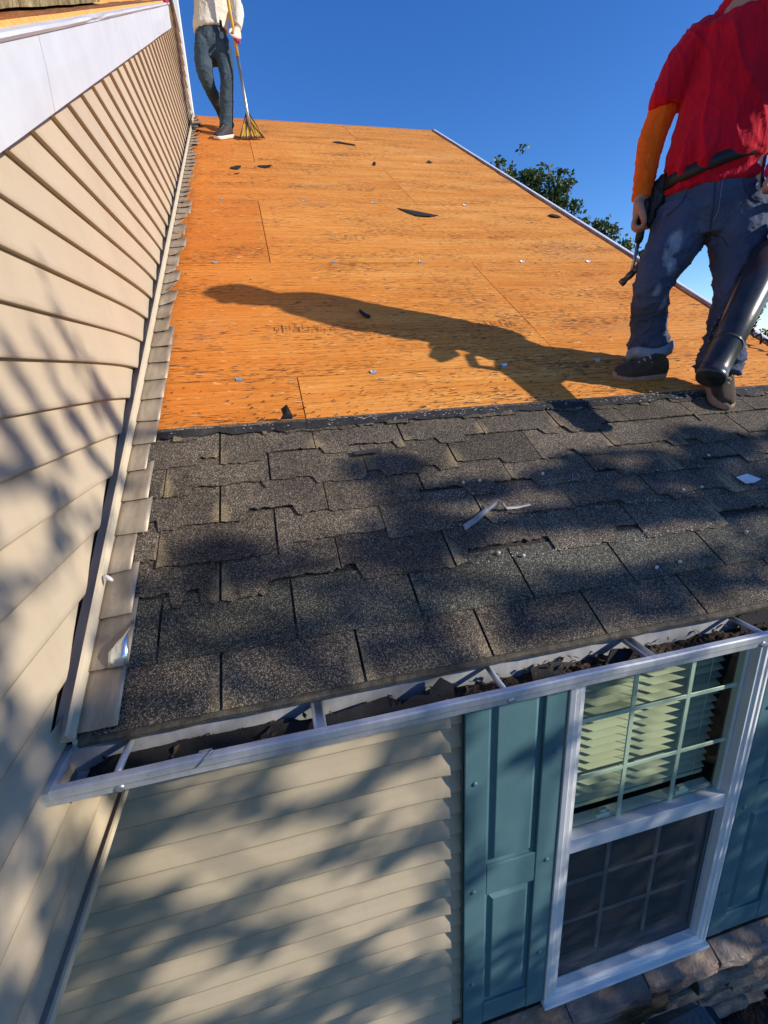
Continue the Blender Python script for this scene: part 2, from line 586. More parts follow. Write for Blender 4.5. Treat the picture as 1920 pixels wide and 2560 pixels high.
M['jeans'] = mat_denim('blue_denim', (0.066, 0.088, 0.148), (0.17, 0.21, 0.29), [(2.075, .86, 1.075, .032), (2.045, .85, 1.02, .030), (2.065, .85, .985, .026), (2.035, .88, .905, .018), (2.085, .90, .865, .024)])
M['jeans2'] = mat_denim('faded_denim', (0.050, 0.078, 0.105), (0.17, 0.21, 0.22))
M['cuff'] = mat_denim('pale_denim_inside', (0.24, 0.30, 0.38), (0.45, 0.5, 0.55))


def mat_cloth(name, c, var=.16, scale=9, rough=.9):
    t = NT(name)
    v = t.coord('Object')
    n1 = t.noise(t.coord('Object', (1, 1, .45)), scale, 5, .6)
    col = t.ramp(n1, [(.3, tuple(x * (1 - var) for x in c)), (.72, tuple(min(1, x * (1 + var)) for x in c))])
    fz = t.noise(v, 420, 2)
    col = t.mix(.3, col, t.ramp(fz, [(.3, .6), (.7, 1.15)]), 'MULTIPLY')
    t.set(col, rough, 0, .15)
    t.bsdf.inputs['Sheen Weight'].default_value = .06
    b = t.bump(fz, .2, .001)
    t.bump(t.noise(t.coord('Object', (1.5, 1.5, .45)), 18, 5, .6, .6), .6, .016, b)
    return t.m


M['red'] = mat_cloth('crimson_cotton', (0.56, 0.006, 0.024))
M['orange'] = mat_cloth('orange_sleeve', (0.95, 0.15, 0.010))
M['cream'] = mat_cloth('cream_cotton', (0.74, 0.68, 0.57), .08)
M['magenta'] = mat_cloth('magenta_glove', (0.55, 0.02, 0.12))
M['glove'] = mat_cloth('pale_knit_glove', (0.72, 0.62, 0.50), .1)
M['skin'] = plain('skin', (0.42, 0.22, 0.15), .55, .12, 14, bump=.2, bscale=90)
M['hair'] = plain('dark_hair', (0.025, 0.017, 0.012), .6, .3, 40, bump=.6, bscale=90)
M['suede'] = plain('brown_suede', (0.060, 0.044, 0.030), .9, .3, 40, bump=.3, bscale=200)
M['sole'] = plain('tan_rubber_sole', (0.36, 0.24, 0.17), .7, .2, 25)
M['shoe_black'] = plain('black_shoe_upper', (0.035, 0.033, 0.035), .7, .3, 30)
M['sole_white'] = plain('white_rubber_sole', (0.72, 0.66, 0.56), .6, .12, 25)
M['lace'] = plain('shoe_lace', (0.45, 0.42, 0.37), .8, .2, 50)
M['leather'] = plain('black_leather', (0.014, 0.012, 0.011), .5, .3, 30, spec=.4, bump=.4, bscale=120)
M['belt_tan'] = plain('worn_tan_leather', (0.46, 0.38, 0.29), .7, .2, 30)
M['steel'] = mat_metal('scuffed_steel', (0.42, 0.40, 0.38), .35, .9, .25)
M['brass_head'] = mat_metal('brown_hammer_head', (0.16, 0.10, 0.06), .4, .7, .3)
M['black_plastic'] = plain('black_plastic', (0.034, 0.035, 0.038), .30, .35, 14, spec=.5, bump=.12, bscale=90)
M['housing'] = plain('red_plastic_housing', (0.40, 0.045, 0.025), .4, .15, 10, spec=.5)
M['wood_yellow'] = plain('yellow_fibreglass_handle', (0.62, 0.36, 0.035), .45, .1, 20)
M['shovel_yellow'] = plain('yellow_painted_steel', (0.55, 0.30, 0.02), .5, .2, 25)
M['bark'] = plain('grey_bark', (0.10, 0.075, 0.055), .9, .35, 20, bump=.8, bscale=35, bdist=.02, stretch=(1, 1, .25))
M['burlap'] = None


def mat_leaf(name, a, b, tr=.25):
    t = NT(name)
    v = t.coord('Object')
    n = t.noise(v, 1.3, 3)
    nn = t.noise(v, 40, 2)
    col = t.ramp(t.mix(.5, n, nn), [(.32, a), (.66, b)])
    t.set(col, .5, 0, .4)
    tl = t.n('ShaderNodeBsdfTranslucent')
    t.l(col, tl.inputs[0])
    ms = t.n('ShaderNodeMixShader'); ms.inputs[0].default_value = tr
    t.l(t.bsdf.outputs[0], ms.inputs[1]); t.l(tl.outputs[0], ms.inputs[2])
    t.l(ms.outputs[0], t.out.inputs[0])
    return t.m


M['leaf'] = mat_leaf('green_leaf', (0.040, 0.072, 0.022), (0.125, 0.17, 0.052))
M['leaf_dark'] = mat_leaf('dark_leaf', (0.015, 0.035, 0.012), (0.045, 0.085, 0.025), .1)


def mat_fuzz():
    t = NT('tan_fibrous_mat')
    v = t.coord('Object', (1, 1, .35))
    n1 = t.noise(v, 14, 6, .7, 1.0)
    col = t.ramp(n1, [(.3, (0.10, 0.07, 0.035)), (.5, (0.34, 0.26, 0.13)), (.75, (0.56, 0.48, 0.31))])
    t.set(col, .95, 0, .1)
    t.bump(n1, 1.0, .05)
    return t.m


M['burlap'] = mat_fuzz()
M['ground'] = plain('garden_ground', (0.06, 0.07, 0.03), .95, .4, 2, bump=.6, bscale=12, bdist=.05)


# ================================================================== SETTING
g = MB()
g.add([(-400, -400, -2.90), (400, -400, -2.90), (400, 400, -2.90), (-400, 400, -2.90)], [(0, 1, 2, 3)])
tag(g.build('ground', M['ground']), kind='structure')
g = MB()
rows = []
for i in range(40):
    row = []
    for j in range(90):
        x = -3 + j * .11; y = -2.6 + i * .08
        row.append((x, y, -2.885 + .05 * noise.noise(Vector((x * 6, y * 6, 0))) + .03 * noise.noise(Vector((x * 19, y * 19, 3)))))
    rows.append(row)
g.grid(rows, smooth=True)
tag(g.build('mulch_bed', M['mulch']), kind='structure')

# ================================================================== LOWER ROOF
roof = thing('lower_roof', 'half stripped roof slope of bare orange plywood above torn dark shingles', 'roof')
RW = 3.03
RV = 7.16
# body of the roof: closed prism under the deck, front slope and back slope
b = MB()
pf = []
ridge = R(0, RV, -.016); eave = R(0, .02, -.016)
back = Vector((0, 2 * ridge.y - eave.y, eave.z))
low = [(eave.y, eave.z), (ridge.y, ridge.z), (back.y, back.z), (back.y, back.z - .15), (ridge.y, ridge.z - .19), (eave.y + .05, eave.z - .13)]
vs = [(-.02, y, z) for y, z in low] + [(RW - .01, y, z) for y, z in low]
n = len(low)
b.add(vs, [tuple(range(n)), tuple(range(2 * n - 1, n - 1, -1))] + [(i, (i + 1) % n, n + (i + 1) % n, n + i) for i in range(n)])
b.build('roof_body', M['dark'], roof)


def panel(u0, u1, v0, v1):
    p = MB()
    gq = .0021
    u0 += gq; u1 -= gq; v0 += gq; v1 -= gq
    nu = max(2, int((u1 - u0) / .2)); nv = max(2, int((v1 - v0) / .2))
    rows, uvr = [], []
    sx = random.uniform(0, 50)
    for i in range(nv + 1):
        r, q = [], []
        for j in range(nu + 1):
            u = u0 + (u1 - u0) * j / nu; v = v0 + (v1 - v0) * i / nv
            h = .0028 * noise.noise(Vector((u * 1.7 + sx, v * 2.1, 0)))
            r.append(R(u, v, h)); q.append((u, v))
        rows.append(r); uvr.append(q)
    base = p.grid(rows, uvr, smooth=True)
    # side skirts (the 12 mm thickness)
    def skirt(pts, uvq):
        a = [Vector(x) for x in pts]
        dn = R(0, 0, -.013)
        p.grid([a, [x + dn for x in a]], [uvq, uvq])
    skirt(rows[0], uvr[0]); skirt(rows[-1], uvr[-1])
    skirt([r[0] for r in rows], [q[0] for q in uvr]); skirt([r[-1] for r in rows], [q[-1] for q in uvr])
    p.build('plywood_panel', M['ply'], roof, fix=False)


ROWS = [(.03, 1.278, [.582]), (1.278, 2.49, [1.79]), (2.49, 3.72, [.565]), (3.72, 4.94, [1.795]), (4.94, 6.2, [.60]), (6.2, RV, [1.80])]
for v0, v1, seams in ROWS:
    us = [0.0] + seams + [RW]
    for a, c in zip(us[:-1], us[1:]):
        panel(a, c, v0, v1)

# panel clips on the horizontal seams
for u, v in [(.266, 2.49), (.929, 2.49), (1.459, 2.49), (2.139, 2.49), (2.62, 2.49), (.358, 1.278), (.892, 1.278), (1.481, 1.278),
             (1.436, 3.72), (.903, 3.72), (2.2, 3.72), (.31, 3.72), (1.95, 1.278), (2.62, 1.278)]:
    c = MB()
    w_ = .013
    prof = [(-.012, .0015), (-.004, .003), (0, .010), (.004, .003), (.012, .0015)]
    c.grid([[R(u - w_ + .004 * (k % 2), v + dv, h + .001) for k, (dv, h) in enumerate(prof)],
            [R(u - .003, v + dv * 1.2, h * .7 + .001) for dv, h in prof],
            [R(u + w_, v + dv, h + .001) for dv, h in prof]], smooth=False)
    o = c.build('panel_clip', M['galv'], roof)
    sdf = o.modifiers.new('solid', 'SOLIDIFY'); sdf.thickness = .0015

# faint ink grade stamps printed on the sheets (worn past reading)
M['ink'] = plain('faded_stamp_ink', (0.20, 0.085, 0.032), .85, .35, 60, bump=0)
for (u, v, wd) in [(1.419, 4.10, .22), (.664, 1.683, .28), (.456, 4.20, .26), (1.582, 1.669, .26), (1.144, 2.911, .22), (.753, 5.06, .22), (2.2, 2.95, .22)]:
    s_ = MB()
    x = u - wd / 2
    rr = random.Random(int(u * 1000))
    while x < u + wd / 2:
        k = rr.choice((.003, .004, .007))
        hh = rr.choice((.05, .05, .075, .03))
        y0 = v - .035 + rr.choice((0, 0, .02))
        if rr.random() < .75:
            s_.add([R(x, y0, .0034), R(x + k * .6, y0, .0034), R(x + k * .6, y0 + hh, .0034), R(x, y0 + hh, .0034)], [(0, 1, 2, 3)])
        x += k + rr.choice((.004, .006, .012))
    tag(s_.build('grade_stamp', M['ink'], roof), kind='stuff')

# veneer splinters lifted where the old shingle nails were pulled
M['splinter'] = plain('pale_veneer_splinter', (0.84, 0.44, 0.14), .8, .2, 60)
sp_ = MB(); hl_ = MB()
rr = random.Random(41)
for i in range(430):
    uc = rr.choice((1.08, 1.10, 1.74, 1.78, 2.34, 2.38, .50))
    v = rr.uniform(1.05, 6.9)
    u = uc + rr.gauss(0, .055) + .05 * math.sin(v * 2.2)
    l_ = rr.uniform(.008, .026); w_ = rr.uniform(.002, .005)
    sp_.add([R(u - l_, v, .0042), R(u, v - w_, .0042), R(u + l_, v + rr.uniform(-.003, .003), rr.uniform(.006, .012)), R(u, v + w_, .0045)], [(0, 1, 2, 3)])
    if i % 2: 
        uu, vv = rr.uniform(.12, RW - .05), rr.uniform(1.02, 6.9)
        k_ = rr.uniform(.002, .0042)
        hl_.add([R(uu - k_, vv, .0043), R(uu, vv - k_ * .7, .0043), R(uu + k_, vv, .0043), R(uu, vv + k_ * .7, .0043)], [(0, 1, 2, 3)])
tag(sp_.build('veneer_splinter', M['splinter'], roof, fix=False), kind='stuff')
tag(hl_.build('nail_hole', M['dark'], roof, fix=False), kind='stuff')
# crumbs of shingle scattered by the tear-off, thickest along the stripping line
cr_ = MB()
for i in range(420):
    v = 1.0 + abs(rr.gauss(0, .10)) if rr.random() < .6 else rr.uniform(1.0, 6.5)
    u = rr.uniform(.1, RW - .05)
    k_ = rr.uniform(.002, .006)
    a_ = rr.uniform(0, PI)
    q_ = [R(u + k_ * math.cos(a_ + t_), v + k_ * .8 * math.sin(a_ + t_), .0045) for t_ in (0, 1.7, 3.4, 4.9)]
    top_ = R(u, v, .0045 + k_ * .5)
    b_ = len(cr_.v); cr_.add(q_ + [top_], [(0, 1, 4), (1, 2, 4), (2, 3, 4), (3, 0, 4)])
tag(cr_.build('shingle_crumb', M['scrap_grey'], roof, fix=False), kind='stuff')

# ---- shingles: three tab courses
EXP = .1275
ROW_PHASE = [.287, .152, .287, .13, .287, .13, .287, .14]
TEAR = [0, 0, .062, .040, .058, .042, .048, .06]


def tab(row, ua, ub, va, vb, tear, seed):
    p = MB()
    n = 24
    rr = random.Random(seed)
    bot, top, bot2, top2, uvb, uvt = [], [], [], [], [], []
    lift = rr.uniform(.000, .006) if row > 1 else 0
    off = rr.uniform(0, 90)
    tlevel = rr.uniform(-.1, .9) * tear
    mid_t, mid_b, uvm = [], [], []
    for i in range(n + 1):
        s = i / n
        u = ua + (ub - ua) * s
        tn = .22 * noise.noise(Vector((u * 3.5 + off, row * 7.3, 0))) + .16 * noise.noise(Vector((u * 21 + off, row * 3.1, 5))) + .16 * noise.noise(Vector((u * 75, row, 9)))
        step = 1 if noise.noise(Vector((u * 6 + off * .3, row * 4.4, 3))) > -.02 else 0
        dv = max(-.003, tear * (.15 + .75 * step + tn)) if tear else .0012 * noise.noise(Vector((u * 40, row, 2)))
        v = va + dv
        hb = .0105 + lift * (.5 + .5 * noise.noise(Vector((u * 6, row, 1))))
        hm = .0085
        bot.append(R(u, v, hb)); bot2.append(R(u, v, hb - .0034))
        vm = va + .085
        mid_t.append(R(u, max(vm, v + .01), hm + .0015 * noise.noise(Vector((u * 8, row * 2, 4))))); 
        top.append(R(u, vb, .0048)); 
        uvb.append((s, (v - va) / .127)); uvm.append((s, (max(vm, v + .01) - va) / .127)); uvt.append((s, (vb - va) / .127))
    p.grid([bot2, bot], [[(q[0], 1.3) for q in uvb]] * 2)
    p.grid([bot, mid_t, top], [uvb, uvm, uvt])
    # side edges
    for k in (0, n):
        dn = R(0, 0, -.0034)
        p.add([bot2[k], bot[k], mid_t[k], mid_t[k] + dn, top[k], top[k] + dn],
              [(0, 1, 2, 3), (3, 2, 4, 5)], [[(.5, 1.3)] * 4, [(.5, 1.3)] * 4])
    p.build('shingle', M['shingle_clean' if row == 1 else 'shingle'], roof, fix=False)


for r_ in range(8):
    va = .007 + EXP * r_ if r_ else .004
    ph = ROW_PHASE[r_] - .3055
    vb = (.007 + EXP * (r_ + 1)) + .045
    if r_ == 7: vb = .985
    k = 0
    while True:
        g0_ = .0032 if r_ < 2 or (k + r_) % 2 else .0016; g1_ = .0032 if r_ < 2 or (k + 1 + r_) % 2 else .0016
        ua = ph + .3055 * k + g0_; ub = ph + .3055 * (k + 1) - g1_
        k += 1
        if ua > RW: break
        ua = max(ua, .05); ub = min(ub, RW - .004)
        if ub - ua < .02: continue
        tear = TEAR[r_]
        if r_ in (2, 3, 4) and ua > 2.0: tear *= .6
        tab(r_, ua, ub, va, vb, tear, r_ * 100 + k)

# bitumen underlay that shows where tabs are torn off and in the cut-outs
u_ = MB()
rows = []
for v in [.004 + i * .03 for i in range(33)]:
    rows.append([R(.02 + j * .0602, v, .0018) for j in range(51)])
u_.grid(rows)
M['lower_layer'] = mat_shingle('older_lower_shingle', False, ((0.018, 0.016, 0.016), (0.028, 0.025, 0.024), (0.042, 0.038, 0.034)))
u_.build('underlay', M['lower_layer'], roof)

# ragged tarry strip along the stripping line
for (u0, u1, seed) in [(.09, .62, 1), (.58, 1.12, 2), (1.05, 1.62, 3), (1.55, 2.2, 4), (2.12, RW - .01, 5)]:
    s_ = MB()
    n = 46
    A, B2, C2 = [], [], []
    for i in range(n + 1):
        u = u0 + (u1 - u0) * i / n
        top = .985 + .012 * noise.noise(Vector((u * 14, seed, 0))) + .007 * noise.noise(Vector((u * 60, seed, 4)))
        bot = .925 + .022 * noise.noise(Vector((u * 9, seed, 8))) + .012 * noise.noise(Vector((u * 44, seed, 2)))
        hh = .012 + .004 * noise.noise(Vector((u * 22, seed, 6)))
        A.append(R(u, top, .004)); B2.append(R(u, (top + bot) / 2, hh + .003)); C2.append(R(u, bot, hh))
    s_.grid([A, B2, C2], smooth=False)
    o = s_.build('torn_edge_strip', M['felt'], roof)
    m_ = o.modifiers.new('solid', 'SOLIDIFY'); m_.thickness = .003
# frayed pale fibres and residue on the strip
fr = MB()
rr = random.Random(5)
for i in range(260):
    u = rr.uniform(.1, RW - .05); v = rr.gauss(.955, .018)
    if rr.random() < .55: u = rr.choice((1.9, 2.1, 2.35, .85, 1.15)) + rr.gauss(0, .1)
    l_ = rr.uniform(.003, .012); w2 = rr.uniform(.0008, .002); h = .0185
    fr.add([R(u, v, h), R(u + l_, v + w2, h + .001), R(u + l_, v - w2, h + .001)], [(0, 1, 2)])
tag(fr.build('frayed_fibre', M['nail'], roof, fix=False), kind='stuff')

# pale chalky residue lines on the exposed seal strips
rs = MB()
for i in range(500):
    row = rr.choice((2, 3, 4, 4, 2))
    u = rr.uniform(.9, 2.9); v = .007 + EXP * row + rr.gauss(.012, .008)
    l_ = rr.uniform(.0015, .005); h = .0152
    rs.add([R(u, v, h), R(u + l_, v, h), R(u + l_ * .6, v + l_ * .7, h)], [(0, 1, 2)])
tag(rs.build('chalky_grit', M['paper'], roof, fix=False), kind='stuff')

# nail heads
for (u, v) in [(1.032, .577), (1.316, .578), (1.988, .577), (1.839, .432), (1.763, .43), (1.032, .288), (1.099, .267), (1.463, .161), (1.545, .166), (1.842, .23), (1.089, .578)]:
    c = MB()
    c.tube([R(u, v, .006), R(u, v, .0155), R(u, v, .017)], [.0042, .0044, .003], 10, smooth=False)
    c.build('roofing_nail', M['nail'], roof)

# rake edge on the right: white drip edge with a rusty inner edge
for (v0, v1) in [(-.02, 2.42), (2.425, 4.85), (4.855, RV + .01)]:
    c = MB()
    c.rbox(RW - .012, RW + .020, v0, v1, -.05, .016)
    bevel(c.build('rake_trim', M['white'], roof), .004)
    c = MB()
    n = 30
    A = [R(RW - .030 + .006 * noise.noise(Vector((i * .5, v0, 0))), v0 + (v1 - v0) * i / n, .004) for i in range(n + 1)]
    B2 = [R(RW - .0125, v0 + (v1 - v0) * i / n, .013) for i in range(n + 1)]
    c.grid([A, B2])
    c.build('rusty_rake_edge', M['rust'], roof)
# ridge board edge
c = MB(); c.rbox(.0, RW, RV, RV + .012, -.03, .004); c.build('ridge_edge', M['ply_edge'], roof)

# eave: starter strip with thick crust, fascia board and soffit
n = 60
c = MB()
A, B2, C2 = [], [], []
for i in range(n + 1):
    u = .02 + (RW - .03) * i / n
    d = .004 * noise.noise(Vector((u * 12, 0, 0))) + .003 * noise.noise(Vector((u * 50, 3, 0)))
    A.append(R(u, -.008 + d, .0056)); B2.append(R(u, -.010 + d, -.005)); C2.append(R(u, .020, -.012))
c.grid([[R(.02 + (RW - .03) * i / n, .03, .0050) for i in range(n + 1)], A, B2, C2])
M['crust'] = plain('weathered_tan_edge', (0.095, 0.083, 0.062), .95, .5, 45, bump=.8, bscale=300, bdist=.004)
c.build('starter_strip', M['crust'], roof)
c = MB(); c.box((.0, .018, -.088), (RW, .042, -.006)); c.build('fascia_board', M['white'], roof)
c = MB(); c.box((-.3, .043, -.088), (RW, .386, -.074)); c.build('soffit_board', M['white'], roof)

# ---- step flashing along the side wall
rr = random.Random(3)
NF = 55
for i in range(NF):
    v0 = .012 + .1272 * i
    v1 = v0 + .19
    if v1 > RV - .02: v1 = RV - .02
    wd = .098 + rr.uniform(-.008, .006)
    if i > 12: wd = .084 + rr.uniform(-.026, .030)
    if i in (3, 6): wd = .075
    p = MB()
    n = 6
    skew = rr.uniform(-.006, .006) + (rr.uniform(-.05, .045) if i > 13 else 0)
    curl = rr.uniform(0, .004) if i < 12 else abs(rr.gauss(0, .020))
    if i == 1: curl = .002
    rowl, rowm, rowh = [], [], []
    for k in range(n + 1):
        s = k / n
        u = .0205 + (wd - .0205) * s
        jag = .0015 * noise.noise(Vector((s * 5, i, 0)))
        lowv = v0 + skew * s + jag - .010 * (1 - s) * .0
        ch = curl * s * s
        if i == 1 and s > .55:      # bottom corner folded right back over itself
            pass
        rowl.append(R(u, lowv, .0165 + ch))
        rowm.append(R(u, (v0 + v1) / 2 + skew * s * .5, .0135 + ch * .5))
        rowh.append(R(u, v1, .0085))
    p.grid([rowl, rowm, rowh], smooth=True)
    # upturned leg against the wall
    p.grid([[R(.0205, v0, .0165), R(.0205, (v0 + v1) / 2, .0135), R(.0205, v1, .0085)],
            [R(.010, v0, .0185), R(.010, (v0 + v1) / 2, .0165), R(.010, v1, .0135)]])
    o = p.build('step_flashing', M['flash'], roof)
    sm = o.modifiers.new('solid', 'SOLIDIFY'); sm.thickness = .0012
# folded back bright corner of the second piece
p = MB()
Q = [[(.060, .137, .0195), (.074, .1365, .0200), (.088, .136, .0205), (.1005, .135, .022)],
     [(.061, .150, .028), (.075, .152, .033), (.088, .155, .036), (.1000, .157, .038)],
     [(.0625, .165, .036), (.075, .170, .043), (.088, .176, .046), (.0995, .181, .047)],
     [(.066, .172, .0355), (.077, .182, .0420), (.089, .192, .0440), (.0985, .200, .0445)],
     [(.078, .188, .024), (.085, .200, .028), (.092, .213, .0300), (.0985, .226, .0300)],
     [(.0975, .240, .0172), (.0978, .244, .0172), (.0981, .248, .0170), (.0985, .252, .0168)]]
p.grid([[R(*q) for q in r] for r in Q], smooth=True)
o = p.build('bent_flashing_corner', M['flash_bright'], roof)
o['label'] = 'bright bent back corner of a flashing piece'
sm = o.modifiers.new('solid', 'SOLIDIFY'); sm.thickness = .0012

# ================================================================== SIDE WALL
side = thing('side_wall', 'tall cream lap-sided wall rising beside the roof on the left', 'wall')
wall_poly = [(-2.6, -.28), (.39, -.28), (.39, .05), (.25, .06), (6.1, 3.45), (6.1, 4.55), (4.6, 3.6), (-2.05, -.28)]
b = MB()
pts = [(-3.0, -.275), (.44, -.275), (.44, .2), (6.12, 3.50), (6.12, 4.6), (5.0, 4.0), (4.5, 3.52), (-2.06, -.26)]
n = len(pts)
b.add([(-.03, y, z) for y, z in pts] + [(-.16, y, z) for y, z in pts],
      [tuple(range(n)), tuple(range(2 * n - 1, n - 1, -1))] + [(i, (i + 1) % n, n + (i + 1) % n, n + i) for i in range(n)])
b.build('wall_sheathing', M['sheath'], side)


def yhigh(z):
    if z < .02: return .40
    return min(6.06, (z - .058) / TT)


def ylow(z):
    if z < -.25: return -2.0
    if z > 3.56: return 4.56
    return (z - .93) / TT


ZK0, DZ = .099, .10335
for k in range(-4, 43):
    z0 = ZK0 + DZ * k; z1 = z0 + DZ
    if k == -4: z0 = -.278
    if z0 > 4.35: break
    prof = [(z0 + .004, -.020), (z0 - .0015, -.0165), (z0, -.004), (z0 + .012, -.0042), (z0 + (z1 - z0) * .5, -.0105), (z1 + .004, -.0165)]
    N = 14
    rows = []
    for (z, x) in prof:
        ya, yb = ylow(z), yhigh(z)
        if yb - ya < .02:
            yb = ya + .02
        row = []
        for j in range(N + 1):
            s = j / N
            s = 1 - (1 - s) ** 1.6
            y = ya + (yb - ya) * s
            d = yb - y
            sag = -.017 * math.exp(-d / .16) * (1 if z > .75 else max(0, (z - .3) / .45))
            xx = x + .0022 * noise.noise(Vector((y * 1.6, k * 3.3, 0))) + .004 * math.exp(-d / .1) * noise.noise(Vector((k * 1.9, 0, 2)))
            row.append((xx, y, z + sag))
        rows.append(row)
    p = MB()
    zu = [(0.0 if q[0] <= z0 else (q[0] - z0) / (z1 - z0)) for q in prof]
    p.grid(rows, [[(j / N, zv) for j in range(N + 1)] for zv in zu])
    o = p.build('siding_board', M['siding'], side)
# J channel that follows the roof line
c = MB()
v0, v1 = .0, RV - .02
c.rbox(.012, .0195, v0, v1, .012, .046)
c.rbox(-.022, .0115, v0, v1, .012, .017)
c.build('roof_channel', M['trim_cream'], side)
# bottom edge: dark gap and starter channel
c = MB()
c.box((-.022, -3.0, -.298), (.010, .40, -.290)); c.box((.0042, -3.0, -.2895), (.010, .40, -.281))
c.build('bottom_channel', M['trim_cream'], side)
# far corner post
c = MB()
c.box((-.085, 6.085, 3.4), (.018, 6.17, 4.9))
bevel(c.build('corner_post', M['white'], side), .004)

# ================================================================== UPPER ROOF
upper = thing('upper_roof', 'taller roof edge with white rake board and broken brown plywood, top left', 'roof')


def U(y, up, x):     # along the rake line; up is the height above the rake bottom
    return Vector((x, y, .908 + .5805 * y + up))


RAKE_H = .157
for (y0, y1) in [(-3.2, .680), (.682, 3.08), (3.083, 4.55)]:
    c = MB()
    n = 14
    def jog(y): return .0035 * noise.noise(Vector((y * 1.3, 0, 3)))
    ys = [y0 + (y1 - y0) * i / n for i in range(n + 1)]
    c.grid([[U(y, .0, .006) for y in ys], [U(y, -.001, .030 + jog(y)) for y in ys], [U(y, RAKE_H * .5, .031 + jog(y + 9)) for y in ys],
            [U(y, RAKE_H, .030 + jog(y)) for y in ys], [U(y, RAKE_H, .005) for y in ys]])
    c.build('rake_board', M['fascia'], upper)
c = MB()
n = 90
ys = [-3.2 + 7.76 * i / n for i in range(n + 1)]
def dent(y): return -.012 * math.exp(-((y - 1.35) / .10) ** 2) + .004 * noise.noise(Vector((y * 3, 1, 1)))
c.grid([[U(y, RAKE_H - .004, .034) for y in ys], [U(y, RAKE_H + .004 + dent(y) * .5, .041 + dent(y)) for y in ys],
        [U(y, RAKE_H + .012 + dent(y) * .5, .040) for y in ys], [U(y, RAKE_H + .014, .02) for y in ys], [U(y, RAKE_H + .015, -.10) for y in ys]])
c.build('drip_edge', M['fascia'], upper)
# roof slab
c = MB()
c.hexa([U(-3.2, -.0, -.02), U(-3.2, 0, -4), U(4.55, 0, -4), U(4.55, 0, -.02),
        U(-3.2, RAKE_H + .009, .0), U(-3.2, RAKE_H + .009, -4), U(4.55, RAKE_H + .009, -4), U(4.55, RAKE_H + .009, .0)])
c.build('roof_body', M['dark'], upper)


def old_panel(y0, y1, x0, x1, h0, h1, seed, jag=.04):
    p = MB()
    n = 26
    rows = [[], [], []]
    uvr = [[], [], []]
    rr = random.Random(seed)
    for i in range(n + 1):
        y = y0 + (y1 - y0) * i / n
        e = x1 + jag * noise.noise(Vector((y * 2.5, seed, 0))) + jag * .5 * (noise.noise(Vector((y * 9, seed, 2))) > .1) * rr.uniform(.2, 1)
        rows[0].append(U(y, h0, e + .004)); rows[1].append(U(y, h1, e)); rows[2].append(U(y, h1, x0))
        uvr[0].append((y, 0)); uvr[1].append((y, e)); uvr[2].append((y, x0))
    p.grid(rows[:2], uvr[:2], mi=1)
    p.grid(rows[1:], uvr[1:], mi=0)
    p.add([rows[0][0], rows[1][0], rows[2][0], U(y0, h0, x0)], [(0, 1, 2, 3)], mi=1)
    p.add([rows[0][-1], rows[1][-1], rows[2][-1], U(y1, h0, x0)], [(3, 2, 1, 0)], mi=1)
    p.build('broken_plywood', [M['ply_old'], M['ply_edge']], upper, fix=False)


H0 = RAKE_H + .012
old_panel(-3.1, 4.5, -3.9, .012, H0, H0 + .013, 1, .006)
old_panel(-3.0, 1.02, -3.9, -.10, H0 + .0135, H0 + .040, 2, .03)
old_panel(1.04, 1.32, -3.9, -.13, H0 + .0135, H0 + .036, 3, .02)
old_panel(1.65, 3.55, -3.9, -.09, H0 + .0135, H0 + .037, 4, .03)
old_panel(3.56, 4.48, -3.9, -.06, H0 + .0135, H0 + .034, 5, .02)

# things lying on the upper deck
def slab(name, mat, cy, cx, up, ly, lx, h, seed, rot=0):
    p = MB()
    rr = random.Random(seed)
    n, m_ = 22, 9
    rows = []
    for j in range(m_ + 1):
        a = 2 * PI * j / m_
    prof = [(-.5, 0), (-.52, .5), (-.42, .95), (0, 1.05), (.42, .93), (.5, .55), (.5, 0)]
    for i in range(n + 1):
        s = i / n - .5
        tap = 1 - .25 * (abs(s) * 2) ** 4
        row = []
        for (q, hh) in prof:
            jx = .12 * noise.noise(Vector((s * 7, q * 4, seed)))
            jh = 1 + .45 * noise.noise(Vector((s * 11, q * 3, seed + 4)))
            row.append(U(cy + s * ly + .03 * noise.noise(Vector((q * 5, s * 3, seed))), up + h * hh * tap * jh, cx + (q + jx) * lx))
        rows.append(row)
    b0 = p.grid(rows, smooth=True)
    k = len(prof)
    p.f.append([b0 + i for i in range(k)]); p.uv.append(None); p.mi.append(0); p.sm.append(False)
    p.f.append([b0 + n * k + i for i in range(k)][::-1]); p.uv.append(None); p.mi.append(0); p.sm.append(False)
    return p.build(name, mat, None)


o = slab('felt_bundle', M['burlap'], .98, -.245, H0 + .022, 2.0, .40, .20, 2)
tag(o, 'shaggy tan fibrous bundle lying on the upper roof deck', 'bundle')
p = MB()
pp = [U(.86, H0 + .045, -.13), U(1.0, H0 + .043, -.08), U(1.30, H0 + .042, -.045), U(1.22, H0 + .05, -.12), U(1.08, H0 + .07, -.17), U(1.02, H0 + .11, -.16)]
p.add(pp, [(0, 1, 3), (1, 2, 3), (0, 3, 4), (0, 4, 5)])
o = p.build('shingle_scrap', M['scrap'])
sm = o.modifiers.new('solid', 'SOLIDIFY'); sm.thickness = .003
tag(o, 'black curled shingle scrap in front of the tan bundle on the upper roof', 'shingle scrap')

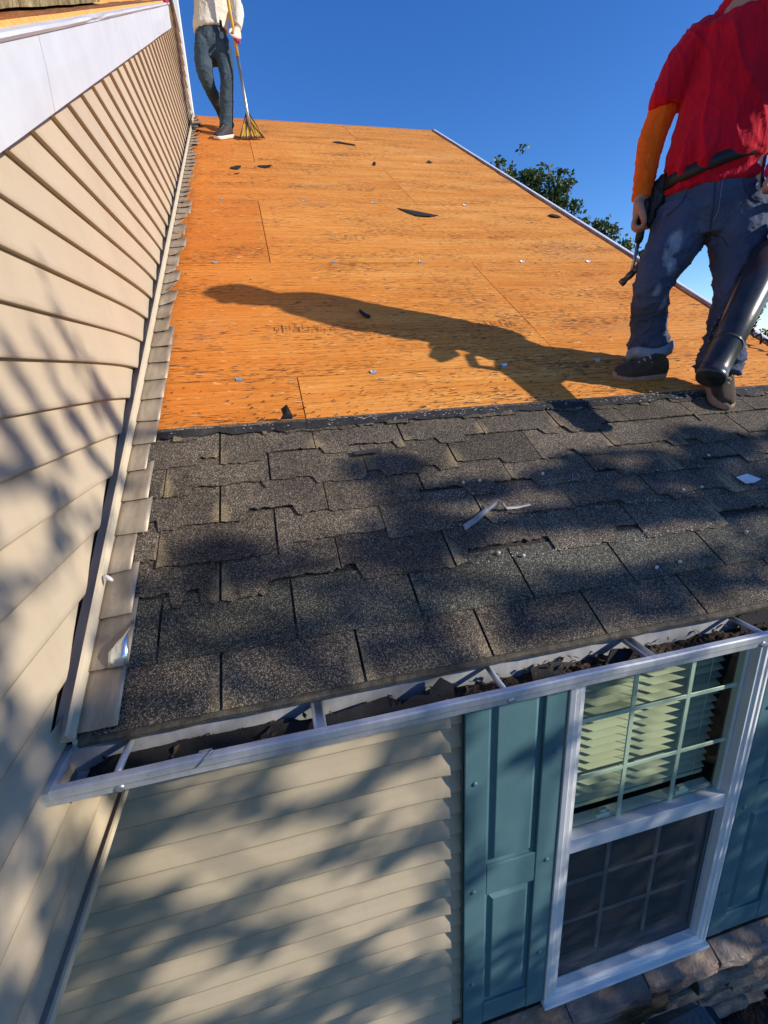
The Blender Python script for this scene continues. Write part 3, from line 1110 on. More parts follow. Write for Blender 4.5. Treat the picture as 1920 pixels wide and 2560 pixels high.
# ================================================================== FRONT WALL
front = thing('front_wall', 'shaded beige lap-sided wall under the gutter', 'wall')
WY = .412
c = MB()
c.box((-3.0, WY + .004, -2.9), (1.452, WY + .03, -.09)); c.box((2.258, WY + .004, -2.9), (3.0, WY + .03, -.09))
c.box((1.4525, WY + .004, -.395), (2.2575, WY + .03, -.09)); c.box((1.4525, WY + .004, -2.9), (2.2575, WY + .03, -2.20))
tag(c.build('wall_sheathing', M['sheath'], front), kind='stuff')
ZF0 = -.754
for k in range(-6, 15):
    z0 = ZF0 - .1034 * k; z1 = z0 + .1034
    if z0 < -2.27: z0 = -2.27
    if z0 > z1 - .02: continue
    prof = [(z0 + .004, .411), (z0 - .001, .404), (z0, .391), (z0 + .006, .390), (z0 + .022, .3935), (z0 + .045, .399), (z0 + .075, .4045), (z1 + .003, .4075)]
    for (xa, xb, oy, nm) in ((-2.6, .938 + random.uniform(-.003, .003), -.0015, 0), (.90, 1.40, .0022, 1), (2.31, 3.0, 0, 1)):
        N = 30 if nm == 0 else 3
        rows = []
        for (z, y) in prof:
            row = []
            for j in range(N + 1):
                s = j / N
                if nm == 0: s = 1 - (1 - s) ** 1.5
                x = xa + (xb - xa) * s
                bow = -.010 * math.exp(-(xb - x) / .05) * (.411 - y) / .02 if nm == 0 else 0
                row.append((x, y + oy + bow + .0012 * noise.noise(Vector((x * 2, k * 3.7, 1))), z))
            rows.append(row)
        p = MB()
        zu = [(0.0 if q[0] <= z0 else (q[0] - z0) / (z1 - z0)) for q in prof]
        p.grid(rows, [[(j / N, zv) for j in range(N + 1)] for zv in zu])
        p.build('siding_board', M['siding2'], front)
# interior of the room behind the window
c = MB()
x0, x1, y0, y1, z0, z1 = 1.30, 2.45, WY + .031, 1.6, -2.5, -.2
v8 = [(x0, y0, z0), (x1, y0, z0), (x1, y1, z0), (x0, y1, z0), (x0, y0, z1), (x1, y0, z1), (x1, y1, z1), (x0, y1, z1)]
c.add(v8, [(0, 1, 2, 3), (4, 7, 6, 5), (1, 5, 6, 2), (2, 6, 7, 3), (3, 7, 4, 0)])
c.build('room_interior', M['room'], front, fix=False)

# ================================================================== WINDOW
win = thing('window', 'white double-hung window with grille bars and cream blinds between teal shutters', 'window', (1.855, .38, -2.25))
def wbox(name, a, b_, mat, parent=win, bv=.003):
    c = MB(); c.box(a, b_)
    return bevel(c.build(name, mat, parent), bv)
# casing with stepped brickmould
fr = MB()
def ring(c, x0, x1, z0, z1, t_, ya, yb):
    c.box((x0, ya, z0), (x0 + t_, yb, z1)); c.box((x1 - t_, ya, z0), (x1, yb, z1))
    c.box((x0 + t_, ya, z1 - t_), (x1 - t_, yb, z1)); c.box((x0 + t_, ya, z0), (x1 - t_, yb, z0 + t_))
def frame_ring(name, x0, x1, z0, z1, steps, mat, parent):
    """one welded picture-frame moulding: steps = list of (inset, y)"""
    rows = []
    for (i, y) in steps:
        rows.append([(x0 + i, y, z0 + i), (x1 - i, y, z0 + i), (x1 - i, y, z1 - i), (x0 + i, y, z1 - i)])
    c = MB(); c.grid(rows, close=True)
    return bevel(c.build(name, mat, parent), .0015)
frame_ring('casing', 1.392, 2.322, -2.246, -.335, [(0, .41), (0, .356), (.020, .350), (.022, .356), (.044, .352), (.046, .360), (.064, .360), (.064, .43)], M['white'], win)
wbox('sill', (1.385, .335, -2.262), (2.330, .372, -2.2465), M['white'])
# meeting rail of the lower sash / screen head
wbox('meeting_rail', (1.4565, .368, -1.325), (2.2575, .415, -1.245), M['white'])
# upper sash, glass, grille
us = frame_ring('upper_sash', 1.4565, 2.2575, -1.30, -.399, [(0, .43), (0, .398), (.010, .392), (.018, .398), (.018, .425)], M['sash'], win)
c = MB(); c.add([(1.47, .404, -1.246), (2.245, .404, -1.246), (2.245, .404, -.41), (1.47, .404, -.41)], [(0, 1, 2, 3)])
c.build('glass_pane', M['glass'], win, fix=False)
for x in (1.722, 1.991):
    wbox('grille_bar', (x - .011, .4065, -1.245), (x + .011, .413, -.415), M['sash'], bv=.002)
for z in (-.685, -.972):
    c = MB(); c.box((1.474, .4068, z - .010), (2.24, .4127, z + .010))
    bevel(c.build('grille_bar', M['sash'], win), .002)
# lower sash behind screen
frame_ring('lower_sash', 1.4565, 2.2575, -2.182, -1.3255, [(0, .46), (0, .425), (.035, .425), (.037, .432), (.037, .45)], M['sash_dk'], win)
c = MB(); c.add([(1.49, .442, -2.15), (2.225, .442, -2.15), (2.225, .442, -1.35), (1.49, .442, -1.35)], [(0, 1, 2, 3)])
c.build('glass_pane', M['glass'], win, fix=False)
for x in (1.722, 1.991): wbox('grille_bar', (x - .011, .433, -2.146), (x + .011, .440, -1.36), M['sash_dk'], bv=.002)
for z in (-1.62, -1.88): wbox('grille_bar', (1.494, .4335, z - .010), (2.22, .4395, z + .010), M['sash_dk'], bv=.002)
c = MB(); c.add([(1.458, .392, -2.178), (2.256, .392, -2.178), (2.256, .392, -1.327), (1.458, .392, -1.327)], [(0, 1, 2, 3)])
c.build('insect_screen', M['screen'], win)
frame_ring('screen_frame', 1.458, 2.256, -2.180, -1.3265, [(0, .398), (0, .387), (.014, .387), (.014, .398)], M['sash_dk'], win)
# sash locks and sill inside
for x in (1.66, 2.07):
    c = MB(); c.box((x - .035, .424, -1.245), (x + .035, .45, -1.228)); c.box((x - .012, .43, -1.2278), (x + .020, .444, -1.214))
    c.build('sash_lock', M['sash'], win)
wbox('inner_rail', (1.476, .420, -1.30), (2.238, .47, -1.2455), M['sash'])
# venetian blind, its own thing hanging inside
blind = thing('venetian_blind', 'cream horizontal slat blind hanging behind the upper sash', 'blind', (1.855, .50, -.37))
z = -.40
k = 0
while z > -1.20:
    c = MB()
    ang = math.radians(16)
    hw = .024
    rows = []
    for q in (-1, -.3, .3, 1):
        dy = q * hw * math.cos(ang); dz = q * hw * math.sin(ang) + .004 * (1 - q * q)
        rows.append([(1.478 + j * .0955, .500 + dy, z + dz + .0015 * noise.noise(Vector((j * .8, k * 1.7, 0)))) for j in range(9)])
    c.grid(rows, smooth=True)
    o = c.build('slat', M['blind'], blind)
    z -= .0415; k += 1
c = MB()
c.box((1.478, .485, -1.235), (2.242, .515, -1.215)); c.build('bottom_rail', M['blind'], blind)
for x in (1.53, 1.80, 2.17):
    c = MB(); c.tube([(x, .476, -.38), (x, .476, -1.22)], .0016, 5); c.build('ladder_cord', M['sash'], blind)

# ================================================================== SHUTTERS
def shutter(x0, x1, label):
    s = thing('shutter', label, 'shutter', ((x0 + x1) / 2, .37, -2.23), 'teal window shutters')
    z0, z1 = -2.235, -.34
    yf = .362
    c = MB()
    st = .095
    xa, xb = x0 + st, x1 - st + .005
    pan = [(-1.245, -.43), (-2.10, -1.405)]
    # back board and raised frame
    c.box((x0, yf + .004, z0), (x0 + .004, .40, z1))
    c.box((x1 - .004, yf + .004, z0), (x1, .40, z1))
    c.build('side_return', M['teal'], s)
    for (a, b_) in ((x0, xa), (xb, x1)):
        c = MB(); c.box((a, yf, z0), (b_, yf + .018, z1)); bevel(c.build('stile', M['teal'], s), .004, 2)
    for (a, b_) in ((z0, pan[1][0]), (pan[1][1], pan[0][0]), (pan[0][1], z1)):
        c = MB(); c.box((xa + .0005, yf + .002, a), (xb - .0005, yf + .018, b_)); bevel(c.build('rail', M['teal'], s), .004, 2)
    for (za, zb) in pan:
        c = MB()
        rows = []
        for (i, y) in [(0, yf + .014), (.012, yf + .016), (.016, yf + .016), (.034, yf + .004), (.037, yf + .0035)]:
            rows.append([(xa + i, y, za + i), (xb - i, y, za + i), (xb - i, y, zb - i), (xa + i, y, zb - i)])
        bb = c.grid(rows, close=True)
        c.f.append([bb + 16, bb + 17, bb + 18, bb + 19]); c.uv.append(None); c.mi.append(0); c.sm.append(False)
        c.build('raised_panel', M['teal'], s)
    for x in (x0 + .04, x1 - .04):
        for zz in (-.80, -1.36, -1.93):
            c = MB()
            zz2 = zz + (.06 if x > (x0 + x1) / 2 else 0)
            c.tube([(x, yf, zz2), (x, yf - .003, zz2), (x, yf - .006, zz2)], [.011, .010, .005], 12)
            c.build('screw_cap', M['teal'], s)
    return s


shutter(.985, 1.388, 'teal panelled shutter with sunlit grain between the siding and the white window')
shutter(2.335, 2.745, 'teal panelled shutter in deep shade at the right edge, right of the window')

# ================================================================== STONE BASE
stone = thing('stone_wall', 'rough tan ledgestone base wall below the window', 'wall')
def rock(x0, x1, y0, y1, z0, z1, mat, seed, name='stone', slope=0.0, parent=stone, rough=.014):
    n, m_ = max(4, int((x1 - x0) / .045)), 4
    rows = []
    loop = []
    def P(x, y, z):
        q = Vector((x * 7, z * 11, seed))
        return Vector((x + rough * .5 * noise.noise(q + Vector((3, 0, 0))), y + rough * noise.noise(q) + rough * .5 * noise.noise(q * 3.1), z + rough * .5 * noise.noise(q + Vector((0, 7, 0)))))
    for i in range(n + 1):
        x = x0 + (x1 - x0) * i / n
        row = [Vector((x, y1, z1 + 0)), P(x, y0 + .012, z1 - slope)]
        for k in range(m_ + 1):
            row.append(P(x, y0 - .006 * math.sin(PI * k / m_), (z1 - slope - .004) + (z0 + .004 - z1 + slope + .004) * k / m_))
        row.append(P(x, y0 + .014, z0)); row.append(Vector((x, y1, z0)))
        rows.append(row)
    c = MB()
    bb = c.grid(rows)
    L_ = len(rows[0])
    c.f.append([bb + k for k in range(L_)]); c.uv.append(None); c.mi.append(0); c.sm.append(False)
    c.f.append([bb + n * L_ + k for k in range(L_)][::-1]); c.uv.append(None); c.mi.append(0); c.sm.append(False)
    c.build(name, mat, parent)


rr = random.Random(8)
c = MB(); c.box((.2, .372, -2.88), (2.99, .408, -2.275)); c.build('mortar_bed', M['dark'], stone)
x = .62
caps = [.62, 1.03, 1.50, 1.94, 2.36, 2.72, 2.99]
for a, b_ in zip(caps[:-1], caps[1:]):
    rock(a + .003, b_ - .003, .285 + rr.uniform(-.006, .006), .409, -2.395, -2.272, M['cap'], rr.uniform(0, 50), 'cap_stone', .035, rough=.017)
z = -2.398
while z > -2.86:
    h = rr.choice((.055, .07, .085, .11))
    x = .55 + rr.uniform(-.1, .1)
    while x < 2.98:
        l_ = rr.uniform(.14, .42)
        x2 = min(x + l_, 2.99)
        if rr.random() < .2 and h > .08:
            rock(x + .004, x2 - .004, .33 + rr.uniform(-.02, .015), .375, z - h * .5 + .003, z - .003, M['stone'], rr.uniform(0, 90))
            rock(x + .004, x2 - .004, .33 + rr.uniform(-.02, .015), .375, z - h + .003, z - h * .5 - .003, M['stone'], rr.uniform(0, 90))
        else:
            rock(x + .004, x2 - .004, .33 + rr.uniform(-.025, .018), .375, z - h + .003, z - .003, M['stone'], rr.uniform(0, 90), rough=.02)
        x = x2
    z -= h

# ================================================================== GUTTER
gut = thing('gutter', 'weathered white aluminium gutter full of debris along the eave', 'gutter', (1.5, -.04, -.13))
GX0, GX1 = -.012, RW + .02
prof = [(.0175, -.018), (.0175, -.084), (.012, -.088), (-.016, -.088), (-.022, -.083), (-.042, -.064), (-.074, -.051), (-.0945, -.046), (-.0955, -.034), (-.097, -.030), (-.097, -.0165), (-.094, -.0145), (-.082, -.0145), (-.080, -.0165), (-.080, -.024)]
c = MB()
NX = 40
rows = []
for (y, z) in prof:
    rows.append([(GX0 + (GX1 - GX0) * i / NX, y + .0012 * noise.noise(Vector((i * .7, z * 30, 0))), z + .0018 * noise.noise(Vector((i * .45, y * 5, 4)))) for i in range(NX + 1)])
c.grid(rows)
o = c.build('trough', M['gutter'], gut)
sm = o.modifiers.new('solid', 'SOLIDIFY'); sm.thickness = .0016; sm.offset = 0
c = MB()
pp = [(.0178, -.016), (.0178, -.089), (-.018, -.089), (-.026, -.084), (-.046, -.066), (-.078, -.053), (-.098, -.048), (-.099, -.014)]
n = len(pp)
for xx in (GX0 - .004, GX0 + .0005): c.add([(xx, y, z) for y, z in pp], [])
c.f.append(list(range(n))); c.f.append(list(range(2 * n - 1, n - 1, -1)))
for i in range(n): c.f.append([i, (i + 1) % n, n + (i + 1) % n, n + i])
k = n + 2; c.uv += [None] * k; c.mi += [0] * k; c.sm += [False] * k
# rolled flange of the cap
c.box((GX0 - .0045, -.100, -.030), (GX0 + .014, .0176, -.0135))
c.build('end_cap', M['gutter'], gut)
for i, x in enumerate((.108, .481, .889, 1.271, 1.603, 1.99, 2.4, 2.8)):
    c = MB()
    if i in (1, 3):
        c.box((x - .013, -.080, -.030), (x + .013, .018, -.027))
        c.box((x - .013, -.080, -.0268), (x - .010, .018, -.019)); c.box((x + .010, -.080, -.0268), (x + .013, .018, -.019))
        tag(c.build('hanger', M['galv'], gut), kind='stuff')
    else:
        c.tube([(x, .018, -.026), (x - .002, -.03, -.024), (x - .003, -.080, -.022)], .0068, 10)
        c.build('hanger', M['gutter'], gut)
for x in (.112, .894, 1.584, 2.2):
    c = MB()
    c.tube([(x, -.0945, -.0385), (x, -.0985, -.0385), (x, -.1005, -.0385)], [.0085, .008, .005], 14)
    c.build('screw_head', M['galv'], gut)
# dirt
c = MB()
rows = []
for i in range(240):
    x = .02 + i * .0124
    row = []
    for j in range(13):
        y = -.062 + j * .0064
        z = -.078 + .014 * noise.noise(Vector((x * 4.5, y * 9, 0))) + .011 * noise.noise(Vector((x * 22, y * 30, 2))) + .010 * (x > .75) + .009 * noise.noise(Vector((x * 60, y * 60, 7))) + .005 * noise.noise(Vector((x * 140, y * 140, 3)))
        fl_ = -.085 if y > -.016 else (-.083 - (y + .020) * .95 if y > -.042 else -.058 - (y + .042) * .3)
        row.append((x, y, max(z, fl_ + .002)))
    rows.append(row)
c.grid(rows)
tag(c.build('gutter_dirt', M['debris']), 'dark crumbs and leaf litter settled in the gutter', kind='stuff')


c = MB()
rr = random.Random(31)
for i in range(330):
    x = rr.uniform(.05, 2.9); y = rr.uniform(-.058, .008); z = -.068 + rr.uniform(0, .018) + (.010 if x > .75 else 0)
    l_ = rr.uniform(.006, .022); a = rr.uniform(0, PI)
    d_ = Vector((math.cos(a), math.sin(a), rr.uniform(-.3, .5))) * l_
    s_ = d_.cross(Vector((0, 0, 1))).normalized() * rr.uniform(.002, .006)
    p0 = Vector((x, y, z))
    c.add([p0, p0 + d_ * .5 + s_, p0 + d_, p0 + d_ * .5 - s_ + Vector((0, 0, .003))], [(0, 1, 2), (0, 2, 3)])
M['litter'] = plain('dead_leaf_litter', (0.075, 0.045, 0.022), .9, .6, 90)
tag(c.build('leaf_litter', M['litter'], fix=False), 'brown leaf crumbs scattered along the gutter', kind='stuff')


def scrap(name, pts, mat, label, group=None, th=.0035, cat='shingle scrap'):
    """irregular flake: outline of 3D points fanned round their centre"""
    P = [Vector(q) for q in pts]
    m_ = sum(P, Vector()) / len(P)
    c = MB()
    n = len(P)
    c.add([m_] + P, [(0, 1 + i, 1 + (i + 1) % n) for i in range(n)])
    o = c.build(name, mat)
    sm = o.modifiers.new('solid', 'SOLIDIFY'); sm.thickness = th
    return tag(o, label, cat, group)


def sheet(name, x0, x1, y0, y1, z0, z1, mat, label, seed, slope=.0):
    c = MB()
    n = 26
    rows = [[], [], []]
    for i in range(n + 1):
        s = i / n
        x = x0 + (x1 - x0) * s
        e1 = .010 * noise.noise(Vector((x * 9, seed, 0))) + .005 * noise.noise(Vector((x * 40, seed, 1)))
        e2 = .012 * noise.noise(Vector((x * 7, seed, 5))) + .006 * noise.noise(Vector((x * 33, seed, 6)))
        tp = min(1, s / .08, (1 - s) / .06)
        ym = (y0 + y1) / 2
        rows[0].append((x, ym + (y0 + e1 - ym) * max(tp, .25), z0 + slope * s))
        rows[1].append((x, ym + .3 * (e1 + e2), (z0 + z1) / 2 - .004 + slope * s + .004 * noise.noise(Vector((x * 14, seed, 9)))))
        rows[2].append((x, ym + (y1 + e2 - ym) * max(tp, .25), z1 + slope * s))
    c.grid(rows)
    o = c.build(name, mat)
    sm = o.modifiers.new('solid', 'SOLIDIFY'); sm.thickness = .0035
    return tag(o, label, 'shingle scrap', 'shingle scraps in the gutter')


sheet('shingle_scrap', .035, .46, -.056, .004, -.058, -.052, M['scrap'], 'longest black shingle strip lying in the left end of the gutter', 1)
sheet('shingle_scrap', .36, .66, -.068, -.014, -.056, -.046, M['scrap'], 'black shingle strip overlapping the long strip in the gutter', 2, .012)
sheet('shingle_scrap', .06, .26, -.076, -.05, -.050, -.040, M['scrap'], 'frayed black shingle strip against the front lip near the gutter end cap', 3)
GG = 'shingle scraps in the gutter'
scrap('shingle_scrap', [(.72, -.04, -.07), (.785, -.03, -.06), (.79, -.012, -.035), (.765, .0, -.020), (.735, -.01, -.04)], M['scrap'], 'thick black shingle chunk standing in the gutter below the eave, beside the second hanger', GG, .012)
scrap('shingle_scrap', [(.66, -.06, -.075), (.75, -.05, -.06), (.77, -.03, -.05), (.70, -.015, -.045), (.64, -.03, -.06)], M['scrap'], 'flat black shingle chunk lying in front of the standing chunk in the gutter', GG, .01)
scrap('shingle_scrap', [(.99, -.03, -.075), (1.05, -.035, -.06), (1.105, -.015, -.045), (1.05, -.002, -.038), (1.0, .004, -.05)], M['scrap_grey'], 'grey pointed shingle flake in the gutter right of the third hanger', GG, .005)
scrap('shingle_scrap', [(1.20, -.045, -.08), (1.26, -.035, -.065), (1.265, -.01, -.045), (1.22, .0, -.042), (1.19, -.02, -.065)], M['scrap'], 'crumpled black lump in the gutter under the slotted hanger over the window', GG, .015)
scrap('shingle_scrap', [(1.62, -.01, -.06), (1.70, -.02, -.05), (1.72, .012, .01), (1.69, .010, -.01), (1.63, .012, -.03)], M['scrap'], 'black pointed shingle sliver in the gutter at the right edge', GG, .005)
scrap('shingle_scrap', [(.245, -.100, -.030), (.262, -.101, -.013), (.275, -.085, -.011), (.272, -.070, -.02), (.25, -.078, -.012)], M['tape'], 'small grey flake stuck on the gutter lip near the first screw', 'small scraps', .002, 'scrap')

# ================================================================== DEBRIS ON THE DECK
SG = 'shingle scraps on the plywood'
def flat_scrap(u, v, lu, lv, label, seed, h=.004, tilt=.01, n=9):
    rr = random.Random(seed)
    pts = []
    for i in range(n):
        a = 2 * PI * i / n
        r_ = rr.uniform(.7, 1.15)
        pts.append(R(u + lu * r_ * math.cos(a), v + lv * r_ * math.sin(a), h + tilt * max(0, math.sin(a + seed))))
    scrap('shingle_scrap', pts, M['scrap'], label, SG, .003)
flat_scrap(.432, 4.664, .055, .05, 'oval black scrap near the flashing, left of the two on the upper left deck', 1)
flat_scrap(.681, 4.774, .060, .06, 'black scrap right of the oval one on the upper left deck', 2)
flat_scrap(2.895, 3.489, .060, .055, 'dark scrap lying close to the right rake edge', 4)
flat_scrap(.964, 1.788, .028, .026, 'small black scrap at the lower edge of the standing man\'s shadow', 5, tilt=.03)
flat_scrap(2.364, 5.227, .03, .03, 'tiny black crumb high on the deck toward the rake', 6)
flat_scrap(1.733, 5.014, .02, .035, 'tiny black crumb left of the other high on the deck', 7, tilt=.02)
flat_scrap(.434, 4.473, .028, .015, 'tiny black sliver below the oval scrap', 8)
p_ = [R(1.60, 3.60, .004), R(1.72, 3.53, .006), R(1.88, 3.43, .005), R(1.80, 3.38, .012), R(1.70, 3.40, .008), R(1.64, 3.50, .004)]
scrap('shingle_scrap', p_, M['scrap'], 'largest black shingle scrap in the middle of the plywood', SG)
p_ = [R(1.49, 6.03, .004), R(1.56, 6.03, .01), R(1.60, 6.00, .008), R(1.72, 5.93, .006), R(1.72, 5.89, .004), R(1.60, 5.95, .004), R(1.53, 5.98, .004)]
scrap('shingle_scrap', p_, M['scrap'], 'hooked black strip near the ridge', SG)
# upright felt flap on the stripping line
p_ = [R(.49, .985, .012), R(.535, .985, .012), R(.533, .99, .028), R(.528, 1.0, .035), R(.518, .99, .07), R(.497, .99, .052), R(.503, .99, .03)]
scrap('felt_flap', p_, M['scrap'], 'black felt flap sticking up at the line where shingles end', 'upright scraps', .003, 'felt flap')
# release strip and paper
c = MB()
pl = [(.965, .392, .016), (1.01, .415, .018), (1.06, .445, .022), (1.095, .462, .034), (1.105, .448, .040), (1.12, .440, .022), (1.16, .441, .018), (1.205, .447, .016)]
c.grid([[R(u, v - .012 + .0012 * k, h) for k, (u, v, h) in enumerate(pl)], [R(u, v, h + .003) for u, v, h in pl], [R(u, v + .010 - .0006 * k, h) for k, (u, v, h) in enumerate(pl)]])
o = c.build('plastic_strip', M['tape']); sm = o.modifiers.new('solid', 'SOLIDIFY'); sm.thickness = .0006
tag(o, 'silvery folded plastic strip lying on the shingles', 'strip')
scrap('paper_scrap', [R(2.0, .455, .016), R(2.05, .46, .02), R(2.085, .43, .018), R(2.04, .415, .022), R(2.01, .42, .017)], M['paper'], 'white paper scrap on the shingles near the right edge', None, .001, 'paper scrap')
flat = [R(.705, .775, .016), R(.80, .78, .016), R(.80, .755, .02), R(.715, .75, .022)]
scrap('felt_scrap', flat, M['scrap_grey'], 'small grey felt patch on the shingles, left of the plastic strip', None, .002, 'felt scrap')
# insect on the channel
c = MB()
c.tube([R(.024, .372, .040), R(.032, .365, .042), R(.040, .358, .042), R(.046, .353, .041)], [.003, .0055, .005, .003], 8)
o = c.build('sealant_blob', M['paper']); tag(o, 'small white blob of sealant on the flashing beside the trim', 'blob')

# black plastic tangle at right edge of roof
c = MB()
rr = random.Random(4)
pts = []
for i in range(26):
    pts.append(R(2.86 + i * .0055 + rr.uniform(-.012, .012), 1.50 - i * .012 + rr.uniform(-.02, .02), .012 + .03 * abs(math.sin(i * .9)) + rr.uniform(0, .012)))
c.tube(pts, .006, 6)
o = c.build('loose_strap', M['blacktarp']); tag(o, 'tangled dark strap on the deck by the rake, right of the blower', 'strap')

# ================================================================== BLACK BAG BELOW WINDOW
c = MB()
bx, by, bz = 1.93, .06, -2.88
rows = []
for k in range(9):
    t_ = k / 8
    row = []
    for j in range(28):
        a = 2 * PI * j / 28
        sx = abs(math.cos(a)) ** .38 * (1 if math.cos(a) > 0 else -1)
        sy = abs(math.sin(a)) ** .38 * (1 if math.sin(a) > 0 else -1)
        q = 1 + .16 * noise.noise(Vector((sx * 2.6, sy * 2.6, t_ * 3))) + .07 * abs(noise.noise(Vector((sx * 7, sy * 7, t_ * 8))))
        row.append((bx + .27 * sx * q * (1 - .22 * t_) + .03 * t_, by + .17 * sy * q * (1 - .25 * t_), bz + .60 * t_ + (.07 * noise.noise(Vector((sx * 2.2, sy * 2.2, 4))) + .05 * sx * -1) * t_))
    rows.append(row)
bb = c.grid(rows, close=True, smooth=False)
c.f.append([bb + 8 * 28 + j for j in range(28)]); c.uv.append(None); c.mi.append(0); c.sm.append(False)
bag = thing('tarp_bag', 'black plastic tarp bundle with a metal eyelet on the ground by the stone wall', 'tarp', (bx, by, bz))
c.build('tarp', M['blacktarp'], bag)
c = MB()
cc = Vector((bx - .02, by - .165, bz + .50))
ringp = [cc + Vector((.014 * math.cos(a), -.012, .014 * math.sin(a))) for a in [2 * PI * i / 14 for i in range(15)]]
c.tube(ringp, .0035, 6, caps=False); c.build('eyelet', M['galv'], bag)
# ================================================================== PEOPLE
def lerp(a, b, t): return a + (b - a) * t


def chain_mesh(bm, pts, lat, n=14, sub=4):
    """loft through (x,y,z,ra,rb); ra lies along lat, rb across it; Catmull-Rom between the joints"""
    P = [Vector(p[:3]) for p in pts]
    ra = [p[3] for p in pts]
    rb = [p[4] if len(p) > 4 else p[3] for p in pts]
    C, A_, B_ = [], [], []
    m = len(P)
    def cr(v, i, t):
        p0, p1, p2, p3 = v[max(i - 1, 0)], v[i], v[i + 1], v[min(i + 2, m - 1)]
        return .5 * ((2 * p1) + (p2 - p0) * t + (2 * p0 - 5 * p1 + 4 * p2 - p3) * t * t + (3 * p1 - p0 - 3 * p2 + p3) * t ** 3)
    for i in range(m - 1):
        for k in range(sub):
            t = k / sub
            C.append(cr(P, i, t)); A_.append(cr(ra, i, t)); B_.append(cr(rb, i, t))
    C.append(P[-1]); A_.append(ra[-1]); B_.append(rb[-1])
    lat = Vector(lat).normalized()
    rings = []
    for i, c in enumerate(C):
        t = (C[min(i + 1, len(C) - 1)] - C[max(i - 1, 0)]).normalized()
        a = (lat - t * lat.dot(t))
        if a.length < .05: a = t.orthogonal()
        a.normalize()
        b_ = t.cross(a)
        rings.append([bm.verts.new(c + a * A_[i] * math.cos(2 * PI * k / n) + b_ * B_[i] * math.sin(2 * PI * k / n)) for k in range(n)])
    for r0, r1 in zip(rings[:-1], rings[1:]):
        for k in range(n):
            bm.faces.new((r0[k], r0[(k + 1) % n], r1[(k + 1) % n], r1[k]))
    bm.faces.new(rings[0][::-1]); bm.faces.new(rings[-1])


def soft(name, chains, mat, parent, voxel=.008, smooth=4, disp=None):
    """several closed lofts fused into ONE continuous surface, then creased by disp(point, normal)"""
    bm = bmesh.new()
    for pts, lat in chains: chain_mesh(bm, pts, lat)
    bmesh.ops.recalc_face_normals(bm, faces=bm.faces)
    me = bpy.data.meshes.new(name)
    bm.to_mesh(me); bm.free()
    tmp = bpy.data.objects.new('tmp', me); COL.objects.link(tmp)
    r = tmp.modifiers.new('r', 'REMESH'); r.mode = 'VOXEL'; r.voxel_size = voxel
    s = tmp.modifiers.new('s', 'SMOOTH'); s.factor = .5; s.iterations = smooth
    dg = bpy.context.evaluated_depsgraph_get()
    m2 = bpy.data.meshes.new_from_object(tmp.evaluated_get(dg))
    m2.name = name
    bpy.data.objects.remove(tmp); bpy.data.meshes.remove(me)
    if disp:
        nr = [v.normal.copy() for v in m2.vertices]
        for v, nn in zip(m2.vertices, nr):
            v.co += nn * disp(v.co, nn)
    for p in m2.polygons: p.use_smooth = True
    m2.materials.clear(); m2.materials.append(mat)
    return link(name, m2, None, parent)


def crease(q):
    """sharp ridges with broad valleys between, like pulled cloth"""
    w1 = noise.noise(q * .55 + Vector((7, 1, 3)))
    r = 1 - abs(noise.noise(q + Vector((w1 * 1.6, w1, w1 * 1.6)))) * 2.6
    return r * r * r if r > 0 else r * .12


def folds(amp, freq=(7, 7, 15), seed=0, zlo=None, zk=0):
    """cloth creases, squeezed together near the hems"""
    def f(p, n):
        q = Vector((p.x * freq[0] + seed, p.y * freq[1], p.z * freq[2]))
        a = amp
        if zlo is not None:
            a *= 1 + zk * max(0, 1 - (p.z - zlo) / .16)
        return a * (.75 * crease(q) + .45 * crease(q * 2.2 + Vector((3, 5, 1))) - .12)
    return f


def seam(name, obj, pts, d, mat, parent, r=.0022, lift=.0006):
    """a stitched line: points projected along d onto the garment"""
    from mathutils.bvhtree import BVHTree
    bv = BVHTree.FromPolygons([v.co for v in obj.data.vertices], [p.vertices for p in obj.data.polygons])
    d = Vector(d).normalized()
    out = []
    P = [Vector(p) for p in pts]
    for a_, b_ in zip(P[:-1], P[1:]):
        for k in range(6):
            q = a_ + (b_ - a_) * (k / 6)
            hit = bv.ray_cast(q - d * .4, d)
            if hit[0] is not None: out.append(hit[0] - d * lift)
    if len(out) < 3: return
    c = MB(); c.tube(out, r, 6); c.build(name, mat, parent)


